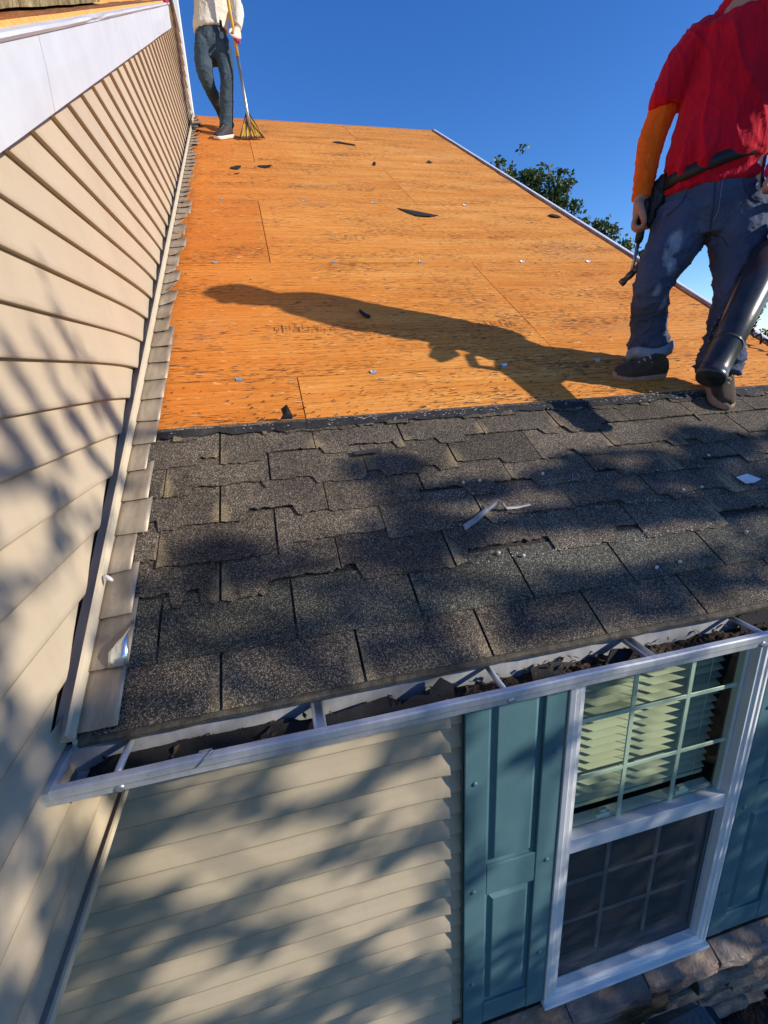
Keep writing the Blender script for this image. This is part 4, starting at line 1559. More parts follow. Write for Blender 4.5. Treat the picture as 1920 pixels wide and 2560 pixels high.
def shoe(parent, heel, dirv, up, length, mu, ms, ml, wid=.047):
    heel = Vector(heel); d = Vector(dirv).normalized(); up = Vector(up).normalized()
    d = (d - up * d.dot(up)).normalized()
    s = up.cross(d)
    secs = [(0, .030, .050), (.06, .036, .075), (.20, .038, .098), (.34, .040, .100), (.48, .043, .080), (.64, .047, .060), (.80, .047, .048), (.92, .038, .040), (.985, .020, .032)]
    def outline(c, k=1.0):
        c = MB()
        return c
    c = MB(); rows = []
    for (t, w_, h) in secs:
        w_ *= wid / .047
        row = []
        for k in range(13):
            a = PI * k / 12
            cx = math.cos(a); sx = math.sin(a)
            row.append(heel + d * (t * length) + s * (w_ * (abs(cx) ** .7) * (1 if cx > 0 else -1)) + up * (.022 + (h - .01) * sx ** .8))
        rows.append(row)
    bb = c.grid(rows, smooth=True)
    c.f.append([bb + k for k in range(13)]); c.uv.append(None); c.mi.append(0); c.sm.append(False)
    e = bb + 8 * 13
    c.f.append([e + k for k in range(13)][::-1]); c.uv.append(None); c.mi.append(0); c.sm.append(False)
    o = c.build('shoe', mu, parent)
    c = MB(); rows = []
    ol = []
    for (t, w_, h) in secs:
        ol.append((t, w_ * wid / .047 + .004))
    loop = [(t, w_) for t, w_ in ol] + [(1.02, 0)] + [(t, -w_) for t, w_ in ol[::-1]] + [(-.015, 0)]
    for (h, k) in ((0.0, .97), (.004, 1.0), (.020, 1.0), (.030, .96)):
        rows.append([heel + d * ((.5 + (t - .5) * k) * length) + s * (w_ * k) + up * (h + .018 * max(0, t - .8) ** 2 * 8 * .5) for t, w_ in loop])
    bb = c.grid(rows, close=True, smooth=True)
    n = len(loop)
    c.f.append([bb + k for k in range(n)]); c.uv.append(None); c.mi.append(0); c.sm.append(False)
    c.f.append([bb + 3 * n + k for k in range(n)]); c.uv.append(None); c.mi.append(0); c.sm.append(False)
    c.build('sole', ms, o)
    for t in (.42, .50, .58):
        c = MB()
        h = .108 - (t - .36) * .16
        c.tube([heel + d * (t * length) - s * .026 + up * (h - .014), heel + d * ((t + .02) * length) + up * (h + .004), heel + d * ((t + .01) * length) + s * .026 + up * (h - .014)], .0035, 6)
        c.build('lace', ml, o)
    return o


def head_parts(parent, c, f, a, k=1.0):
    """eyes and hair on a head at c, facing f, with a to its side"""
    c = Vector(c); f = Vector(f).normalized(); a = Vector(a).normalized()
    for sgn in (-1, 1):
        m = MB()
        ctr = c + f * .082 * k + a * (.032 * sgn * k) + Vector((0, 0, .005))
        rows = []
        for i in range(7):
            t = PI * i / 6
            rows.append([ctr + Vector((math.sin(t) * math.cos(2 * PI * j / 10), math.sin(t) * math.sin(2 * PI * j / 10), math.cos(t))) * .012 for j in range(10)])
        m.grid(rows, close=True, smooth=True)
        m.build('eye', M['paper'], parent)
    hb = [((*(c - f * .020 + Vector((0, 0, .125 * k))), .03, .03), ), ]
    soft('hair', [([(*(c - f * .015 + Vector((0, 0, .125 * k))), .035, .04), (*(c - f * .02 + Vector((0, 0, .095 * k))), .078, .092), (*(c - f * .03 + Vector((0, 0, .045 * k))), .083, .088), (*(c - f * .045 + Vector((0, 0, -.02 * k))), .076, .068), (*(c - f * .05 + Vector((0, 0, -.07 * k))), .05, .045)], a)],
         M['hair'], parent, .007, 3, lambda p, n: .004 * noise.noise(p * 60))


def head_chain(c, f, a, k=1.0):
    c = Vector(c); f = Vector(f).normalized(); Z = Vector((0, 0, 1))
    out = [([(*(c - f * .012 + Z * .118 * k), .03, .03), (*(c - f * .010 + Z * .09 * k), .066, .078), (*(c - f * .004 + Z * .04 * k), .074, .092), (*(c + f * .004 - Z * .02 * k), .072, .088), (*(c + f * .018 - Z * .075 * k), .056, .066), (*(c + f * .03 - Z * .115 * k), .032, .034)], a)]
    out.append(([(*(c + f * .088 + Z * .012), .008, .008), (*(c + f * .104 - Z * .022), .013, .014), (*(c + f * .092 - Z * .036), .016, .010)], a))     # nose
    out.append(([(*(c + f * .082 - Z * .060), .024, .008), (*(c + f * .083 - Z * .068), .022, .008)], a))                                                # lips
    for sgn in (-1, 1):
        e = c + Vector(a).normalized() * (.076 * sgn) - f * .01
        out.append(([(*(e + Z * .03), .006, .012), (*(e), .010, .018), (*(e - Z * .032), .007, .010)], a))
    return out


# ---- worker in red (walks down the slope toward the camera)
A1 = Vector((.70987, -.70434, 0)); F1 = Vector((-.70434, -.70987, 0)); Z1 = Vector((0, 0, 1))
man = thing('person', 'worker in crimson tee and orange sleeves holding a hammer and a leaf blower', 'person', (2.22, .90, .52))
neck = Vector((2.270, .850, 1.845)) + F1 * .02
hd = Vector((2.262, .83, 1.955)) + F1 * .04
wr = Vector((2.047, 1.042, 1.268))
kn = Vector((2.036, 1.038, 1.205))


def hand_chains(wrist, knu, f, a, grip=1.0, k=1.0, rr_=.0095):
    """palm, four unequal bent fingers and a thumb; f runs across the knuckles toward the thumb, a is the palm side"""
    wrist = Vector(wrist); knu = Vector(knu); f = Vector(f).normalized(); a = Vector(a).normalized()
    dn = (knu - wrist).normalized()
    out = [([(*(wrist - dn * .02), .030 * k, .024 * k), (*(wrist + dn * .01), .030 * k, .022 * k), (*lerp(wrist, knu, .55), .040 * k, .019 * k), (*(knu), .041 * k, .016 * k), (*(knu + dn * .008), .034 * k, .011 * k)], f)]
    for j, ln in enumerate((.92, 1.0, .95, .76)):
        b0 = knu + f * (.0305 - .0203 * j) * k
        L_ = .030 * ln * k
        p1 = b0 + dn * L_ * 1.25 - a * .004
        p2 = p1 + dn * L_ * .75 * (1 - grip * .5) + a * L_ * (.25 + .55 * grip)
        p3 = p2 + dn * L_ * (.45 - .8 * grip) + a * L_ * (.55 + .1 * grip)
        out.append(([(*(b0 - dn * .012), rr_ * k, rr_ * k), (*b0, rr_ * 1.05 * k, rr_ * 1.05 * k), (*p1, rr_ * k, rr_ * k), (*p2, rr_ * .92 * k, rr_ * .92 * k), (*p3, rr_ * .7 * k, rr_ * .7 * k)], f))
    t0 = lerp(wrist, knu, .30) + f * .026 * k
    t1 = t0 + f * .022 * k + dn * .020 * k + a * .012
    t2 = t1 + dn * .032 * k + a * .016 - f * .002
    t3 = t2 + dn * .024 * k + a * .010 - f * .008
    out.append(([(*t0, .015 * k, .014 * k), (*t1, .0125 * k, .0125 * k), (*t2, .0115 * k, .0115 * k), (*t3, .008 * k, .008 * k)], a))
    return out


elR, wrR = Vector((2.505, .80, 1.42)), Vector((2.315, .690, 1.265))
knR = Vector((2.275, .655, 1.215))
body_ch = head_chain(hd, F1, A1)
body_ch += [([(*(hd - Z1 * .07 - F1 * .02), .055, .058), (*neck, .058, .060), (*(neck - Z1 * .06), .10, .08), (2.275, .85, 1.60, .150, .10), (2.245, .89, 1.42, .14, .10), (2.255, .90, 1.20, .15, .11), (2.258, .90, 1.12, .14, .10)], A1)]
body_ch += [([(2.19, .945, 1.73, .055), (2.12, 1.01, 1.64, .048), (2.091, 1.062, 1.515, .042), (2.066, 1.051, 1.384, .038), (*wr, .030, .026)], A1)]
body_ch += [([(2.40, .74, 1.73, .055), (2.475, .73, 1.58, .046), (*elR, .042), (2.41, .745, 1.335, .038), (*wrR, .030)], A1)]
body_ch += hand_chains(wr, kn, F1, A1, 1.0, 1.14)
body_ch += hand_chains(wrR, knR, F1, -A1, 1.0)
body_ch += [([(2.19, .95, 1.15, .085), (2.054, .945, .951, .055), (2.123, 1.008, .80, .05), (2.143, 1.005, .63, .042)], A1),
            ([(2.33, .83, 1.12, .085), (2.281, .75, .874, .055), (2.311, .793, .747, .05), (2.322, .805, .52, .042)], A1)]
soft('body', body_ch, M['skin'], man, .0052, 3, lambda p, n: .0008 * noise.noise(p * 70))
head_parts(man, hd, F1, A1)


def jean_f(p, n):
    s = folds(.0085, (8, 8, 13), 3, .64, 1.0)(p, n)
    s += .0026 * crease(Vector((p.x * 16 + 2, p.y * 16, (p.z + .8 * abs(p.x - 2.25)) * 24)))
    hemL = max(0, 1 - abs(p.z - .70) / .09)
    s += .005 * hemL * math.sin(p.z * 110 + 5 * noise.noise(p * 9))
    s += .003 * max(0, 1 - abs(p.z - .93) / .08) * math.sin(p.z * 70 + 8 * noise.noise(p * 7))
    return s


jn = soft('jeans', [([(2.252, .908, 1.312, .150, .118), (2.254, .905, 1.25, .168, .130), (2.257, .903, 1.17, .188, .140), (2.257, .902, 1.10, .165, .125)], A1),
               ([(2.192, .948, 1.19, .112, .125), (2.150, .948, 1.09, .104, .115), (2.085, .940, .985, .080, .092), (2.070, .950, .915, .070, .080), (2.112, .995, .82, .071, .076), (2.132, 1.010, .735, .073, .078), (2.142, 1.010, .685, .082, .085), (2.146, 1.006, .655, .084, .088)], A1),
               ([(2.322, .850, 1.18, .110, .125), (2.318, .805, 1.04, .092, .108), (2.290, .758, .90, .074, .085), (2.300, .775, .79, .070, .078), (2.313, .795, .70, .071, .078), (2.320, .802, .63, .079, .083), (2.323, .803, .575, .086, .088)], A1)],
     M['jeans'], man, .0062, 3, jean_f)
V_ = -F1
M['stitch'] = plain('denim_seam', (0.030, 0.042, 0.080), .9, .2, 30)
ctr = Vector((2.262, .90, 0))
seam('fly_seam', jn, [ctr + Vector((0, 0, 1.26)), ctr + A1 * .004 + Vector((0, 0, 1.18)), ctr + A1 * .004 + Vector((0, 0, 1.09))], V_, M['stitch'], man, .003)
seam('fly_stitch', jn, [ctr + A1 * .022 + Vector((0, 0, 1.26)), ctr + A1 * .022 + Vector((0, 0, 1.16)), ctr + A1 * .006 + Vector((0, 0, 1.12))], V_, M['cuff'], man, .0011)
for sg in (-1, 1):
    seam('pocket_seam', jn, [ctr + A1 * (.085 * sg) + Vector((0, 0, 1.258)), ctr + A1 * (.098 * sg) + Vector((0, 0, 1.215)), ctr + A1 * (.128 * sg) + Vector((0, 0, 1.185)), ctr + A1 * (.155 * sg) + Vector((0, 0, 1.175))], V_, M['stitch'], man, .0026)
seam('crotch_seam', jn, [(2.215, .94, 1.03), (2.235, .925, 1.075), (2.262, .90, 1.10), (2.29, .86, 1.075), (2.305, .84, 1.03)], V_, M['stitch'], man, .0022)
# turned up pale cuff of the left leg
c = MB()
rows = []
for k, (zz, r_) in enumerate([(.652, .080), (.640, .089), (.668, .094), (.694, .091), (.690, .083)]):
    rows.append([Vector((2.145, 1.006, zz + .010 * math.sin(j * .9 + 1) + .012 * math.cos(2 * PI * j / 22 + .6))) + A1 * (r_ + .004 * noise.noise(Vector((j * .7, k, 0)))) * math.cos(2 * PI * j / 22) + F1 * (r_ + .003) * math.sin(2 * PI * j / 22) for j in range(22)])
c.grid(rows, close=True, smooth=True)
o = c.build('trouser_cuff', M['cuff'], man); o['label'] = 'pale frayed turned up cuff'


def shirt_f(p, n):
    lt = (p - Vector((2.26, .87, 0))).dot(A1)
    q = Vector((lt * 9 + p.z * 3.0, 0, p.z * 3.4 - lt * 4))
    s = .0085 * crease(q) + .0045 * crease(q * 2.3 + Vector((4, 0, 2)))
    s += .007 * noise.noise(p * 6)
    b_ = max(0, 1 - abs(p.z - 1.34) / .07)
    s += .006 * b_ * math.sin(38 * (p.x - p.y) + 4 * noise.noise(p * 8))
    return s


soft('t_shirt', [([(*(Vector((2.270, .850, 1.862)) + F1 * .045), .070, .066), (*(Vector((2.272, .852, 1.835)) + F1 * .022), .098, .080), (2.276, .852, 1.80, .150, .100), (2.278, .852, 1.755, .178, .115), (2.274, .857, 1.67, .176, .130), (2.262, .868, 1.56, .168, .135), (2.245, .885, 1.46, .162, .134), (2.238, .895, 1.385, .167, .144), (2.240, .897, 1.352, .163, .138), (2.246, .900, 1.330, .154, .126), (2.250, .903, 1.308, .158, .130), (2.252, .905, 1.272, .165, .135), (2.252, .905, 1.262, .152, .12)], A1),
                 ([(2.225, .905, 1.745, .070), (2.172, .958, 1.735, .078, .080), (2.142, .990, 1.68, .076, .078), (2.118, 1.012, 1.62, .071, .074), (2.108, 1.022, 1.588, .068, .072), (2.107, 1.023, 1.580, .058, .062)], A1),
                 ([(2.36, .78, 1.745, .070), (2.42, .715, 1.735, .078), (2.455, .68, 1.65, .074), (2.466, .672, 1.58, .068)], A1)],
     M['red'], man, .0068, 3, shirt_f)
soft('orange_sleeve', [([(2.120, 1.01, 1.65, .050), (2.108, 1.03, 1.59, .051), (2.094, 1.058, 1.515, .050), (2.080, 1.060, 1.45, .047), (2.068, 1.052, 1.384, .043), (2.055, 1.045, 1.31, .037), (2.049, 1.042, 1.272, .036)], A1)],
     M['orange'], man, .006, 3, folds(.0048, (11, 11, 20), 8))
soft('magenta_sleeve', [([(2.475, .73, 1.58, .05), (*elR, .050), (2.455, .775, 1.37, .049), (2.39, .735, 1.315, .046), (*wrR, .040)], A1)],
     M['magenta'], man, .006, 3, folds(.005, (11, 11, 22), 5))
# tool belt, pouch and hanging strap
c = MB()
rows = []
for (dz, k) in ((-.022, 1.0), (-.020, 1.035), (.020, 1.035), (.022, 1.0)):
    rows.append([Vector((2.246, .90, 1.338 + dz + .032 * math.cos(2 * PI * j / 48) - .012 * math.sin(2 * PI * j / 48))) + A1 * .166 * k * math.cos(2 * PI * j / 48) + F1 * .138 * k * math.sin(2 * PI * j / 48) for j in range(48)])
c.grid(rows, close=True, smooth=True)
belt = c.build('tool_belt', M['leather'], man)
soft('tool_pouch', [([(*(Vector((2.15, 1.0, 1.335)) + F1 * .01), .035, .03), (2.130, 1.012, 1.30, .048, .042), (2.108, 1.03, 1.24, .042, .045), (2.098, 1.035, 1.19, .036, .040), (2.094, 1.04, 1.165, .025, .03)], A1)], M['leather'], man, .006, 2, folds(.006, (14, 14, 20), 2))
c = MB()
sp = [(.0, 1.372), (.012, 1.34), (.010, 1.30), (.014, 1.25), (.022, 1.20), (.028, 1.165)]
base_ = Vector((2.325, .800, 0)) + F1 * .045
rows = [[base_ + A1 * (x - .011) + Vector((0, 0, z)) for x, z in sp], [base_ + A1 * x + F1 * .003 + Vector((0, 0, z - .004)) for x, z in sp], [base_ + A1 * (x + .010) + Vector((0, 0, z)) for x, z in sp]]
c.grid(rows)
o = c.build('belt_strap', M['belt_tan'], man); sm = o.modifiers.new('solid', 'SOLIDIFY'); sm.thickness = .004
for z in (1.31, 1.275, 1.24, 1.205):
    c = MB(); q = base_ + A1 * (.010 + (1.31 - z) * .1) + F1 * .0035 + Vector((0, 0, z))
    c.tube([q, q + F1 * .004], .0045, 10); c.build('eyelet', M['galv'], man)
RN = R(0, 0, 1).normalized()
shoe(man, R(2.185, 1.118, .004), (-.93, .12, -.05), RN + Vector((-.06, 0, 0)), .235, M['suede'], M['sole'], M['lace'], .044)
shoe(man, R(2.368, 1.018, .012), (-.42, -.75, -.3), RN, .215, M['suede'], M['sole'], M['lace'], .043)

# hammer in his hand
ham = thing('hammer', 'claw hammer with black grip hanging from the hand of the worker in red', 'hammer', (2.0, 1.02, .96))
g0, g1, g2 = Vector((2.056, 1.016, 1.262)), Vector((2.038, 1.018, 1.105)), Vector((2.012, 1.010, .990))
c = MB(); c.tube([g0, lerp(g0, g1, .1), lerp(g0, g1, .5), lerp(g0, g1, .9), g1], [.012, .0165, .0145, .0165, .012], 12); c.build('grip', M['leather'], ham)
c = MB(); c.tube([g1, lerp(g1, g2, .5), g2], [.0075, .0065, .0075], 10); c.build('shaft', M['steel'], ham)
ax = (-A1 * .8 - Z1 * .75).normalized()           # toward the striking face
c = MB()
hc = g2 - Z1 * .004
c.tube([hc - ax * .012, hc + ax * .012, hc + ax * .020, hc + ax * .030, hc + ax * .034, hc + ax * .050, hc + ax * .052], [.013, .015, .012, .012, .0155, .0155, .013], 14)
c.build('hammer_head', M['brass_head'], ham)
for sgn in (-1, 1):
    c = MB()
    side_ = (A1 * .62 - Z1 * .25) * sgn * .5
    c.tube([hc - ax * .006, hc - ax * .022 + side_ * .012 , hc - ax * .040 + side_ * .026 + Z1 * .002, hc - ax * .058 + side_ * .040 - F1 * -.004], [.012, .0095, .007, .004], 8)
    c.build('claw', M['brass_head'], ham)

# leaf blower
blo = thing('leaf_blower', 'red leaf blower with a long black nozzle tube pointing down at the roof', 'leaf blower', (2.15, .70, .5))
a0, a1 = Vector((1.965, .515, .568)), Vector((2.300, .655, .983))
ad = (a1 - a0).normalized()
c = MB()
rp = [(0, .0375), (0, .0400), (.010, .0425), (.024, .0418), (.027, .0392), (.05, .0396), (.15, .0420), (.152, .0432), (.28, .0465), (.40, .050), (.56, .054)]
rp = [(s, r_ * 1.14) for s, r_ in rp]
pts_ = [a0 + ad * s for s, r_ in rp]
c.tube([a0 + ad * .10] + pts_, [.039] + [r_ for s, r_ in rp], 28, caps=True)
c.build('nozzle', M['black_plastic'], blo)
c = MB(); c.tube([a0 + ad * .150, a0 + ad * .160], [.0502, .0495], 28); c.build('collar', M['black_plastic'], blo)
hx = ad.cross(F1).normalized()
soft('housing', [([(*(a0 + ad * .46 + A1 * .03 - F1 * .02), .045, .05), (*(a0 + ad * .52 + A1 * .045 - F1 * .02), .075, .075), (*(a0 + ad * .62 + A1 * .07 - F1 * .02), .092, .09), (*(a0 + ad * .72 + A1 * .09 - F1 * .02), .07, .07)], A1)], M['housing'], blo, .008, 2)
c = MB()
for k in range(5):
    q = a0 + ad * (.47 + .018 * k) + F1 * .015 - A1 * .01
    c.tube([q - A1 * .02, q + A1 * .03], .0045, 6)
tag(c.build('vent_slot', M['black_plastic'], blo), kind='stuff')
c = MB(); c.tube([a0 + ad * .62 + F1 * .06, a0 + ad * .66 + F1 * .10 + Z1 * .06, a0 + ad * .78 + F1 * .09 + Z1 * .05, a0 + ad * .84 + F1 * .02], .016, 10); c.build('handle', M['black_plastic'], blo)
c = MB()
pts_ = []
for i in range(40):
    t_ = i / 39
    pts_.append(a0 + ad * (.16 + .36 * t_) - A1 * (.054 + .010 * math.sin(t_ * 9)) - F1 * .01 + A1 * .004 * math.sin(i * 2.2))
c.tube(pts_, [.005 + .0025 * (i % 2) for i in range(40)], 6); c.build('ribbed_cable', M['black_plastic'], blo)
c = MB()
pts_ = [a0 + ad * (.20 + .25 * i / 29) + A1 * (.056 + .004 * math.sin(i * 2)) - F1 * .012 for i in range(30)]
c.tube(pts_, [.004 + .003 * (i % 2) for i in range(30)], 6); c.build('beaded_cord', M['black_plastic'], blo)

# ---- worker in cream shirt near the ridge
A2 = Vector((1, 0, 0)); F2 = Vector((0, -1, 0))
man2 = thing('person', 'worker in cream shirt and faded jeans near the ridge, holding a tear-off shovel', 'person', (.37, 5.25, 3.03))
hd2 = Vector((.425, 5.27, 4.58))
wr2, kn2 = Vector((.602, 5.155, 3.905)), Vector((.592, 5.115, 3.845))
bc = head_chain(hd2, F2, A2)
bc += [([(*(hd2 - Z1 * .07), .052, .055), (.427, 5.29, 4.43, .054, .056), (.42, 5.3, 4.36, .12, .08), (.40, 5.3, 4.2, .14, .095), (.36, 5.3, 4.02, .13, .09), (.345, 5.3, 3.9, .11, .08)], A2),
       ([(.565, 5.3, 4.35, .05), (.61, 5.28, 4.2, .044), (.622, 5.25, 4.1, .038), (.615, 5.2, 4.0, .034), (*wr2, .027)], A2),
       ([(.275, 5.3, 4.35, .05), (.24, 5.25, 4.27, .044), (.225, 5.18, 4.21, .038), (.33, 5.10, 4.28, .034), (.45, 5.08, 4.36, .027)], A2),
       ([(.43, 5.3, 3.80, .055), (.443, 5.21, 3.50, .045), (.38, 5.25, 3.10, .036)], A2),
       ([(.262, 5.3, 3.80, .055), (.235, 5.21, 3.52, .045), (.364, 5.62, 3.40, .036)], A2)]
soft('body', bc, M['skin'], man2, .008, 3)
head_parts(man2, hd2, F2, A2)
soft('jeans', [([(.350, 5.3, 4.0, .132, .10), (.345, 5.3, 3.95, .146, .112), (.343, 5.3, 3.87, .160, .125), (.343, 5.3, 3.77, .140, .115), (.343, 5.3, 3.715, .10, .095), (.343, 5.3, 3.69, .06, .07)], A2),
               ([(.427, 5.3, 3.86, .082, .105), (.445, 5.25, 3.70, .082, .092), (.446, 5.21, 3.55, .067, .076), (.436, 5.21, 3.46, .064, .070), (.412, 5.23, 3.32, .068, .072), (.388, 5.25, 3.19, .067, .070), (.378, 5.25, 3.12, .067, .072), (.376, 5.25, 3.085, .064, .07)], A2),
               ([(.265, 5.3, 3.86, .082, .105), (.240, 5.25, 3.70, .086, .094), (.236, 5.21, 3.56, .076, .080), (.262, 5.28, 3.47, .062, .066), (.318, 5.45, 3.425, .06, .06), (.352, 5.58, 3.40, .06, .06), (.364, 5.64, 3.385, .062, .062)], A2)],
     M['jeans2'], man2, .009, 3, folds(.009, (8, 8, 13), 6, 3.09, 1.2))
soft('cream_shirt', [([(.427, 5.29, 4.445, .064, .066), (.424, 5.3, 4.41, .115, .085), (.42, 5.3, 4.34, .170, .105), (.40, 5.3, 4.22, .172, .125), (.375, 5.3, 4.10, .166, .13), (.352, 5.3, 4.01, .163, .13), (.342, 5.3, 3.955, .170, .135), (.342, 5.3, 3.94, .160, .125)], A2),
                     ([(.54, 5.3, 4.36, .068), (.585, 5.29, 4.31, .062), (.615, 5.27, 4.19, .055), (.630, 5.25, 4.10, .053), (.622, 5.20, 4.0, .046), (.606, 5.165, 3.93, .038)], A2),
                     ([(.30, 5.3, 4.36, .068), (.25, 5.27, 4.30, .060), (.228, 5.20, 4.235, .052), (.31, 5.12, 4.28, .046), (.43, 5.085, 4.355, .038)], A2)],
     M['cream'], man2, .009, 3, folds(.007, (6, 6, 9), 12))
soft('glove', hand_chains(wr2, kn2, -A2 * .8 + F2 * .5, F2 * .2 - A2 * .6, .9, 1.05, .011), M['glove'], man2, .006, 2)
c = MB()
for j in range(3):
    q = kn2 + Vector((-.028 + .020 * j, -.018, -.052 - .010 * j))
    soft('glove_fingertip', [([(*(q + Z1 * .016), .011, .011), (*q, .0125, .0125), (*(q - Z1 * .014), .009, .009)], A2)], M['magenta'], man2, .005, 1)
c = MB()
c.box((.436, 5.166, 3.885), (.462, 5.178, 3.975)); bevel(c.build('belt_end', M['leather'], man2), .004)
shoe(man2, R(.425, 5.995, .004), (-.72, -.62, -.3), RN, .235, M['shoe_black'], M['sole_white'], M['belt_tan'], .046)
shoe(man2, R(.372, 6.50, .03), (-.1, -.9, -.5), RN, .235, M['shoe_black'], M['sole_white'], M['belt_tan'], .042)

shv = thing('tear_off_shovel', 'yellow handled roofing tear-off shovel with toothed yellow blade', 'shovel', (.62, 5.15, 2.99))
s0, s1 = Vector((.505, 5.065, 4.62)), Vector((.622, 5.155, 3.035))
sd = (s1 - s0)
c = MB(); c.tube([s0, s0 + sd * .35, s0 + sd * .60], .0165, 12); c.build('handle', M['wood_yellow'], shv)
c = MB(); c.tube([s0 + sd * .60, s0 + sd * .85, s1], [.0150, .0155, .018], 12); c.build('shaft', M['steel'], shv)
def bl(x, y, h): return Vector((x, y, y * TT + h))
c = MB()
tp = Vector((.606, 5.170, 3.235))
NT_ = 18
low_ = [bl(.500 + (.755 - .500) * i / NT_, 5.085 + .055 * i / NT_, .012 + (.010 if i % 2 else -.004)) for i in range(NT_ + 1)]
midr = [lerp(Vector((.535, 5.13, 3.06)), Vector((.715, 5.165, 3.085)), i / NT_) for i in range(NT_ + 1)]
upr = [lerp(Vector((.578, 5.165, 3.15)), Vector((.655, 5.178, 3.155)), i / NT_) for i in range(NT_ + 1)]
topr = [lerp(Vector((.597, 5.175, 3.225)), Vector((.617, 5.177, 3.235)), i / NT_) for i in range(NT_ + 1)]
c.grid([low_, midr], mi=0)
c.grid([midr, upr], mi=0); c.grid([upr, topr], mi=0)
o = c.build('blade', M['shovel_yellow'], shv); sm = o.modifiers.new('solid', 'SOLIDIFY'); sm.thickness = .004
for x0_, x1_ in ((.503, .600), (.752, .617)):
    c = MB(); q0 = bl(x0_, 5.085 + (.055 if x0_ > .6 else 0), .014); q1 = Vector((x1_, 5.172, 3.232))
    c.tube([q0 + F2 * .006, lerp(q0, q1, .5) + F2 * .008, q1 + F2 * .004], .0065, 8); c.build('side_rib', M['brass_head'], shv)
for x0_ in (.568, .625, .684):
    c = MB(); q0 = bl(x0_, 5.105, .018); q1 = Vector((lerp(x0_, .61, .6), 5.160, 3.14)); c.tube([q0 + F2 * .006, q1 + F2 * .006], .005, 8); c.build('rib', M['brass_head'], shv)
c = MB()
c.grid([[p + F2 * .004 for p in low_], [p + F2 * .005 + Vector((0, .012, .022)) for p in low_]])
o = c.build('toothed_edge', M['brass_head'], shv); sm = o.modifiers.new('solid', 'SOLIDIFY'); sm.thickness = .004

# ---- gloved hand of a third worker on the upper roof edge
p3 = thing('person', 'magenta gloved hand of a worker gripping the upper roof edge at the top left', 'person', (0, 4.3, 3.6))
w3 = U(4.38, RAKE_H + .085, -.10); k3 = U(4.34, RAKE_H + .055, -.005)
soft('body', [([(*U(4.55, RAKE_H + .45, -.55), .06), (*U(4.5, RAKE_H + .22, -.28), .048), (*w3, .034)], (0, 1, 0))] + hand_chains(w3, k3, (0, 1, .58), (0, .3, -1), .9, 1.05, .012), M['magenta'], p3, .006, 2)

# ================================================================== TREES
def leaf_mesh(name, pts, size, mat, parent, seed, droop=.5):
    rr = random.Random(seed)
    vs, fs = [], []
    for p in pts:
        d = Vector((rr.gauss(0, 1), rr.gauss(0, 1), rr.gauss(-droop, .8))).normalized()
        s = d.cross(Vector((rr.gauss(0, 1), rr.gauss(0, 1), rr.gauss(0, 1)))).normalized()
        l_ = size * rr.uniform(.65, 1.25); w_ = l_ * .34
        up = d.cross(s) * l_ * .10
        b = len(vs)
        p = Vector(p)
        vs += [p - d * l_ * .5, p + s * w_ + up, p + d * l_ * .5, p - s * w_ + up]
        fs += [(b, b + 1, b + 2), (b, b + 2, b + 3)]
    me = bpy.data.meshes.new(name)
    me.from_pydata([tuple(v) for v in vs], [], fs)
    me.materials.append(mat)
    return link(name, me, None, parent)


def twigs(t, base, tips, r0, parent, mat=None):
    c = MB()
    rr = random.Random(len(tips))
    for tip in tips:
        b_, tip = Vector(base), Vector(tip)
        m1 = lerp(b_, tip, .4) + Vector((rr.gauss(0, .1), rr.gauss(0, .1), rr.uniform(0, .25)))
        m2 = lerp(b_, tip, .75) + Vector((rr.gauss(0, .08), rr.gauss(0, .08), rr.uniform(0, .15)))
        c.tube([b_, m1, m2, tip], [r0, r0 * .6, r0 * .35, r0 * .12], 6)
    tag(c.build('limb', M['bark'], parent), kind='stuff')


def tree(name, label, base, fork, lobes, nleaf, size, mat, seed, group=None, cat='tree', trunk_r=.14):
    t = thing(name, label, cat, base, group)
    b_, f_ = Vector(base), Vector(fork)
    c = MB()
    c.tube([b_, lerp(b_, f_, .35) + Vector((.08, .03, 0)), lerp(b_, f_, .7) + Vector((-.05, .04, 0)), f_], [trunk_r * 1.35, trunk_r, trunk_r * .8, trunk_r * .55], 12)
    c.build('trunk', M['bark'], t)
    rr = random.Random(seed)
    twigs(t, f_, [Vector(l[:3]) for l in lobes], trunk_r * .42, t)
    pts = []
    tot = sum(l[3] ** 2 for l in lobes)
    for (x, y, z, r) in lobes:
        n_ = int(nleaf * r * r / tot)
        # sprays: leaves gather along short shoots
        for k in range(max(3, n_ // 14)):
            d = Vector((rr.gauss(0, 1), rr.gauss(0, 1), rr.gauss(.15, .9))).normalized()
            q0 = Vector((x, y, z)) + d * r * rr.uniform(.15, .75)
            q1 = q0 + d * r * rr.uniform(.25, .5) + Vector((0, 0, -.06 * r))
            for i in range(14):
                s_ = rr.random()
                pts.append(lerp(q0, q1, s_) + Vector((rr.gauss(0, 1), rr.gauss(0, 1), rr.gauss(0, 1))) * size * .55)
    leaf_mesh('crown', pts, size, mat, t, seed + 1)
    return t


def at(px, py, dist):
    """a point dist metres away along the sight line that leaves the camera at the angle measured on the photograph"""
    x, y = (px - 960) / 1168.9, (1280 - py) / 1168.9
    d = (_r * x + _u * y + _f).normalized()
    return CAM + d * dist


def lob(l, dist):
    return [(*at(px, py, dist + dd), r / 83.0 * dist / 14) for px, py, r, dd in l]


